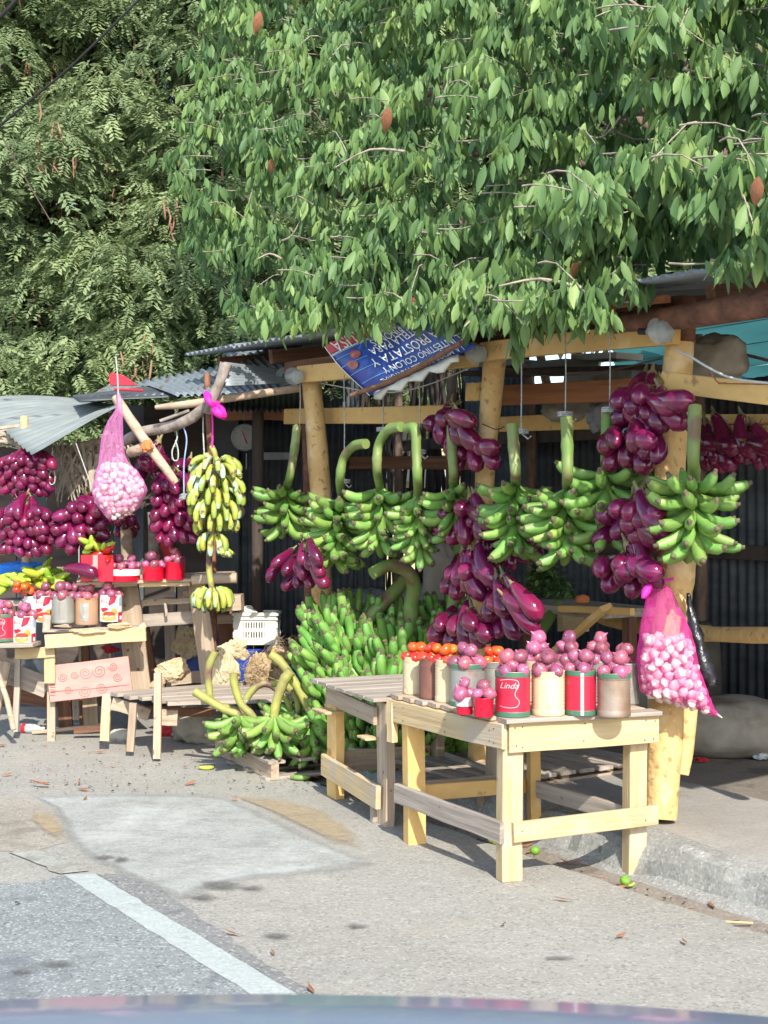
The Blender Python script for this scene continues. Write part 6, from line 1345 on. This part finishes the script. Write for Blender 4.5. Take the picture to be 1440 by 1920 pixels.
# kraft paper on shelf, cloths and sacks
def crumple(name, c, dims, m, lab, cat, seed):
    """a creased, faceted lump of paper or cloth"""
    bm = bmesh.new(); bmesh.ops.create_icosphere(bm, subdivisions=4, radius=1); rs = random.Random(seed); pl_ = []
    for i in range(26):
        n_ = Vector((rs.gauss(0,1), rs.gauss(0,1), rs.gauss(0,1))).normalized(); pl_.append((n_, rs.uniform(.55,.95)))
    for v in bm.verts:
        d = v.co.copy().normalized(); r = min([1.25]+[h/max(.05, d.dot(n_)) for n_, h in pl_ if d.dot(n_) > .05])
        r += .26*(.25-abs(mnoise.noise(Vector((d.x*4.2,d.y*4.2,d.z*1.6))+Vector((seed,0,0)))))+.16*(.2-abs(mnoise.noise(Vector((d.x*8,d.y*8,d.z*4))+Vector((0,seed,0)))))
        v.co = Vector((d.x*dims[0]*r+.12*dims[0]*math.sin(d.z*4+seed), d.y*dims[1]*r, d.z*dims[2]*r))
    me = bpy.data.meshes.new(name); bm.to_mesh(me); bm.free(); me.materials.append(M[m])
    o = bpy.data.objects.new(name, me); COL.objects.link(o); o.location = tuple(c); return tag(o, lab, cat)
crumple('torn_paper', P(165,1184,8.34), (.13,.03,.022), 'paper', 'torn brown paper under the rusty tin hanging over the shelf edge', 'paper', 3); crumple('torn_paper', P(118,1174,8.32), (.06,.03,.016), 'tan', 'scrap of board under the dull grey tin', 'scrap', 4); crumple('torn_paper', P(226,1172,8.34), (.09,.03,.022), 'paper', 'crumpled paper under the sandwich tin', 'paper', 5); crumple('rag', P(266,1180,8.36), (.035,.03,.05), 'palepaper', 'pale rag knotted at the end of the shelf board', 'rag', 6)
# ================================================================== BENCH
BY = [P(200,1300,8.25), P(330,1323,7.75), P(600,1318,7.9), P(560,1276,8.75)]
bz = .335
bc = thing('long_bench', tuple(P(300,1420,7.85)), 'long low grey bench of weathered boards behind the pallet', 'bench')
A = P(200,1300,8.1); A.z = bz+.02; B2 = P(326,1322,7.78); B2.z = bz; C2 = P(612,1316,7.95); C2.z = bz; D2 = P(540,1278,8.9); D2.z = bz+.02
for i in range(5):
    f0, f1 = (i+.04)/5, (i+.96)/5; a0, a1 = A.lerp(B2,(f0+f1)/2), D2.lerp(C2,(f0+f1)/2); wd = (B2-A).length/5*.93 if i else .09
    plank('seat_board', a0, a1, .105, .022, M['grey'], bc, up=(a1-a0).cross(Vector((0,0,1))), jit=.004, seg=6)
def bl(px,py,topy,Y,w_,m,lab=None): plank('leg', P(px,py,Y), P(px+ (2 if px>260 else 6),topy,Y), w_*Y/F, .035, M[m], bc, up=(1,0,0), label=lab)
bl(294,1421,1262,7.78,14,'tan','upright board standing above the bench end'); bl(244,1408,1318,7.95,14,'tan'); bl(196,1388,1300,8.15,17,'cream'); bl(560,1385,1312,8.6,14,'tan')
LP(210,1318,280,1340,8.1,24,.03,M['tan'],'apron',(0,0,1),bc); LP(300,1344,334,1346,7.86,30,.03,M['tan'],'apron',(0,0,1),bc); LP(270,1332,400,1336,8.2,16,.03,M['brown'],'apron',(0,0,1),bc)
blob('stone', tuple(G(228,1388)+Vector((0,.0,.03))), (.085,.05,.045), M['stone'], 'pale rounded stone under the bench', 'stone', 2, .1)
blob('sack', tuple(G(378,1392)+Vector((0,0,.12))), (.20,.12,.14), M['sack2'], 'dirty sack stuffed under the long bench', 'sack', 12, .3); blob('dirty_bag', tuple(G(322,1384)+Vector((0,.1,.04))), (.11,.08,.05), M['redcloth'], 'dark red bag in the shade under the bench', 'bag', 14, .4)
crumple('paper_sack', P(322,1258,8.55), (.13,.09,.10), 'paper', 'crumpled brown paper sack behind the bench end', 'sack', 21); crumple('paper_sack', P(296,1282,8.4), (.05,.06,.07), 'paper', 'lower fold of brown paper left on the bench', 'paper', 25)
crumple('pale_sack', P(420,1256,8.5), (.09,.07,.19), 'palepaper', 'pale cloth sack hung over a post behind the bench', 'sack', 22); crumple('pale_sack', P(438,1218,8.55), (.11,.08,.08), 'palepaper', 'folded top of the pale cloth sack', 'sack', 23)
crumple('husk_heap', P(480,1266,8.5), (.10,.08,.15), 'straw', 'fibrous husk heap beside the blue crate', 'husks', 24); crumple('paper_sack', P(528,1232,8.9), (.16,.10,.11), 'paper', 'brown paper sack with straw left of the post', 'sack', 26); crumple('paper_sack', P(520,1275,8.7), (.12,.09,.10), 'paper', 'low brown paper fold behind the stalks', 'paper', 27)
b = MB()
for i in range(160):
    c = P(R_(462,500),R_(1222,1290),8.38+R_(-.05,.02)) if i < 90 else P(R_(515,565),R_(1195,1225),8.85); d = Vector((R_(-1,1),R_(-.6,.1),R_(-.6,1))).normalized()*R_(.03,.08); b.tube([c,c+d*.5+Vector((R_(-.01,.01),0,0)),c+d], .0018, 3, cap=False)
o = solo(b, 'straw', M['straw'], P(480,1260,8.4), 'loose straw fibres sticking out of the husks', 'straw'); o['kind'] = 'stuff'
crumple('full_sack', P(352,1205,9.3), (.14,.1,.17), 'palepaper', 'yellowish sack behind the shelf rungs', 'sack', 31); crumple('red_bucket', P(398,1245,9.25), (.06,.05,.08), 'redcloth', 'red bundle behind the rack upright', 'bundle', 32); crumple('red_sack', P(320,1040,8.9), (.08,.05,.10), 'redcloth', 'red cloth behind the onions of the upper shelf', 'cloth', 33); crumple('red_cloth', P(205,1217,9.4), (.07,.05,.035), 'redcloth', 'red checked cloth in the dark behind the shelf', 'cloth', 34)
crumple('grey_sack', P(275,885,9.6), (.2,.1,.3), 'darkbrown', 'dark hanging sack in the left stall', 'sack', 35)
# crates
def crate(lab, px, py, Y, w_, d_, h_, m, holes=True):
    c = P(px,py,Y); t = thing('plastic_crate', tuple(c), lab, 'crate'); b = MB(); nx = 16 if holes else 1; bw = w_/nx
    for s_ in (-1,1):
        y = s_*d_/2
        for (z0,z1) in [(0,.22),(.40,.52),(.70,1.0)]: b.box(c+Vector((0,y,h_*(z0+z1)/2)), (w_,.012,h_*(z1-z0)))
        for (z0,z1) in [(.22,.40),(.52,.70)]:
            for i in range(nx+1):
                wide = bw*.55 if (holes and .22 < i/nx < .72) else bw*1.02
                b.box(c+Vector((-w_/2+i*w_/nx,y,h_*(z0+z1)/2)), (wide,.010,h_*(z1-z0)))
        b.box(c+Vector((s_*w_/2,0,h_/2)), (.012,d_-.014,h_))
    b.box(c+Vector((0,0,.008)), (w_-.02,d_-.02,.01)); b.build('walls', M[m], t)
    b = MB()
    for s_ in (-1,1): b.box(c+Vector((0,s_*(d_/2+.008),h_*.95)), (w_+.03,.02,.018)); b.box(c+Vector((0,s_*(d_/2+.006),h_*.80)), (w_+.02,.018,.012)); b.box(c+Vector((s_*(w_/2+.008),0,h_*.95)), (.02,d_-.005,.018))
    b.build('rim', M[m], t); return t
crate('white plastic crate standing on the blue crate', 482,1206,9.0,.28,.24,.215,'crate'); crate('blue plastic crate under the white crate', 478,1288,9.05,.34,.28,.27,'bluecrate',False); crate('blue crate end behind the rack upright', 396,1262,9.5,.26,.22,.24,'bluecrate',False)
crumple('plastic_film', P(462,1146,8.95), (.08,.06,.04), 'white', 'crumpled clear film on the white crate', 'film', 41)
# bottle
bt_ = thing('plastic_bottle', tuple(G(42,1374)), 'empty plastic bottle with a red label lying by the shelf leg', 'bottle'); c = G(35,1374)+Vector((0,0,.032)); Fm = frame((1,-.25,.0))
def latheX(prof_, m, nm, e=0, n_=14): b = MB(); b.add([c+Fm@Vector(((r+e)*math.cos(2*PI*k/n_), (r+e)*math.sin(2*PI*k/n_), z)) for r,z in prof_ for k in range(n_)], [(i*n_+k,i*n_+(k+1) % n_,(i+1)*n_+(k+1) % n_,(i+1)*n_+k) for i in range(len(prof_)-1) for k in range(n_)], 0, True); b.build(nm, M[m], bt_)
latheX([(.001,0),(.028,.0),(.032,.01),(.030,.05),(.032,.09),(.030,.12),(.020,.15),(.012,.165),(.012,.178)], 'bottle', 'body'); latheX([(.0325,.03),(.0325,.06)], 'redprint', 'label_band'); latheX([(.014,.172),(.014,.188),(.001,.188)], 'white', 'cap')
# another pair of onions/eggplant details: fallen debris on the sidewalk
b = MB(); p_ = P(436,958,9.2); Fm = frame((-.2,-1,.1)); b.add([p_+Fm@Vector((a*math.cos(2*PI*k/18), a*math.sin(2*PI*k/18)*1.2, z)) for a,z in [(.045,0),(.055,.01),(.055,-.08)] for k in range(18)], [(i*18+k,i*18+(k+1) % 18,(i+1)*18+(k+1) % 18,(i+1)*18+k) for i in range(2) for k in range(18)], 0, True); solo(b, 'cream_mug', M['cream'], p_, 'cream cup hanging in the dark right of the bananas', 'cup')
b = MB(); q0 = P(496,850,9.4); b.box(q0+Vector((.07,0,-.02)), (.26,.05,.05)); b.tube([P(494,770,9.4), P(494,848,9.4)], .003, 4); solo(b, 'hanging_pan', M['sack'], q0, 'grey tray hanging on a wire right of the dial scale', 'tray')

# ================================================================== CAR BONNET
car = thing('car', (0,1.0,.9), 'pale blue-grey car bonnet edge crossing the bottom of the photo', 'car'); b = MB(); v = []; nx, ny = 40, 14
ED = [(-700,1912),(-300,1893),(0,1886),(250,1879),(500,1876),(800,1879),(1000,1886),(1150,1894),(1300,1906),(1440,1918),(1700,1950),(2200,2040)]
def edy(x):
    for (a,y0),(c_,y1) in zip(ED,ED[1:]):
        if a <= x <= c_: return y0+(y1-y0)*(x-a)/(c_-a)
    return 1950
for j in range(ny+1):
    for i in range(nx+1):
        x = -700+2900*i/nx; f_ = j/ny; e = P(x, edy(x), 1.38); 
        z = e.z-.05*max(0, 1-f_/.1)**2+.03*max(0, f_-.1)+.010*math.sin(x/210)*max(0,.25-abs(f_-.25)); y = 1.38+.10-1.15*f_; v.append((e.x, y, z))
k = nx+1; b.add(v, [(j*k+i, j*k+i+1, (j+1)*k+i+1, (j+1)*k+i) for j in range(ny) for i in range(nx)], 0, True); o = b.build('bonnet', M['carpaint'], car); sm = o.modifiers.new('t','SOLIDIFY'); sm.thickness = .004
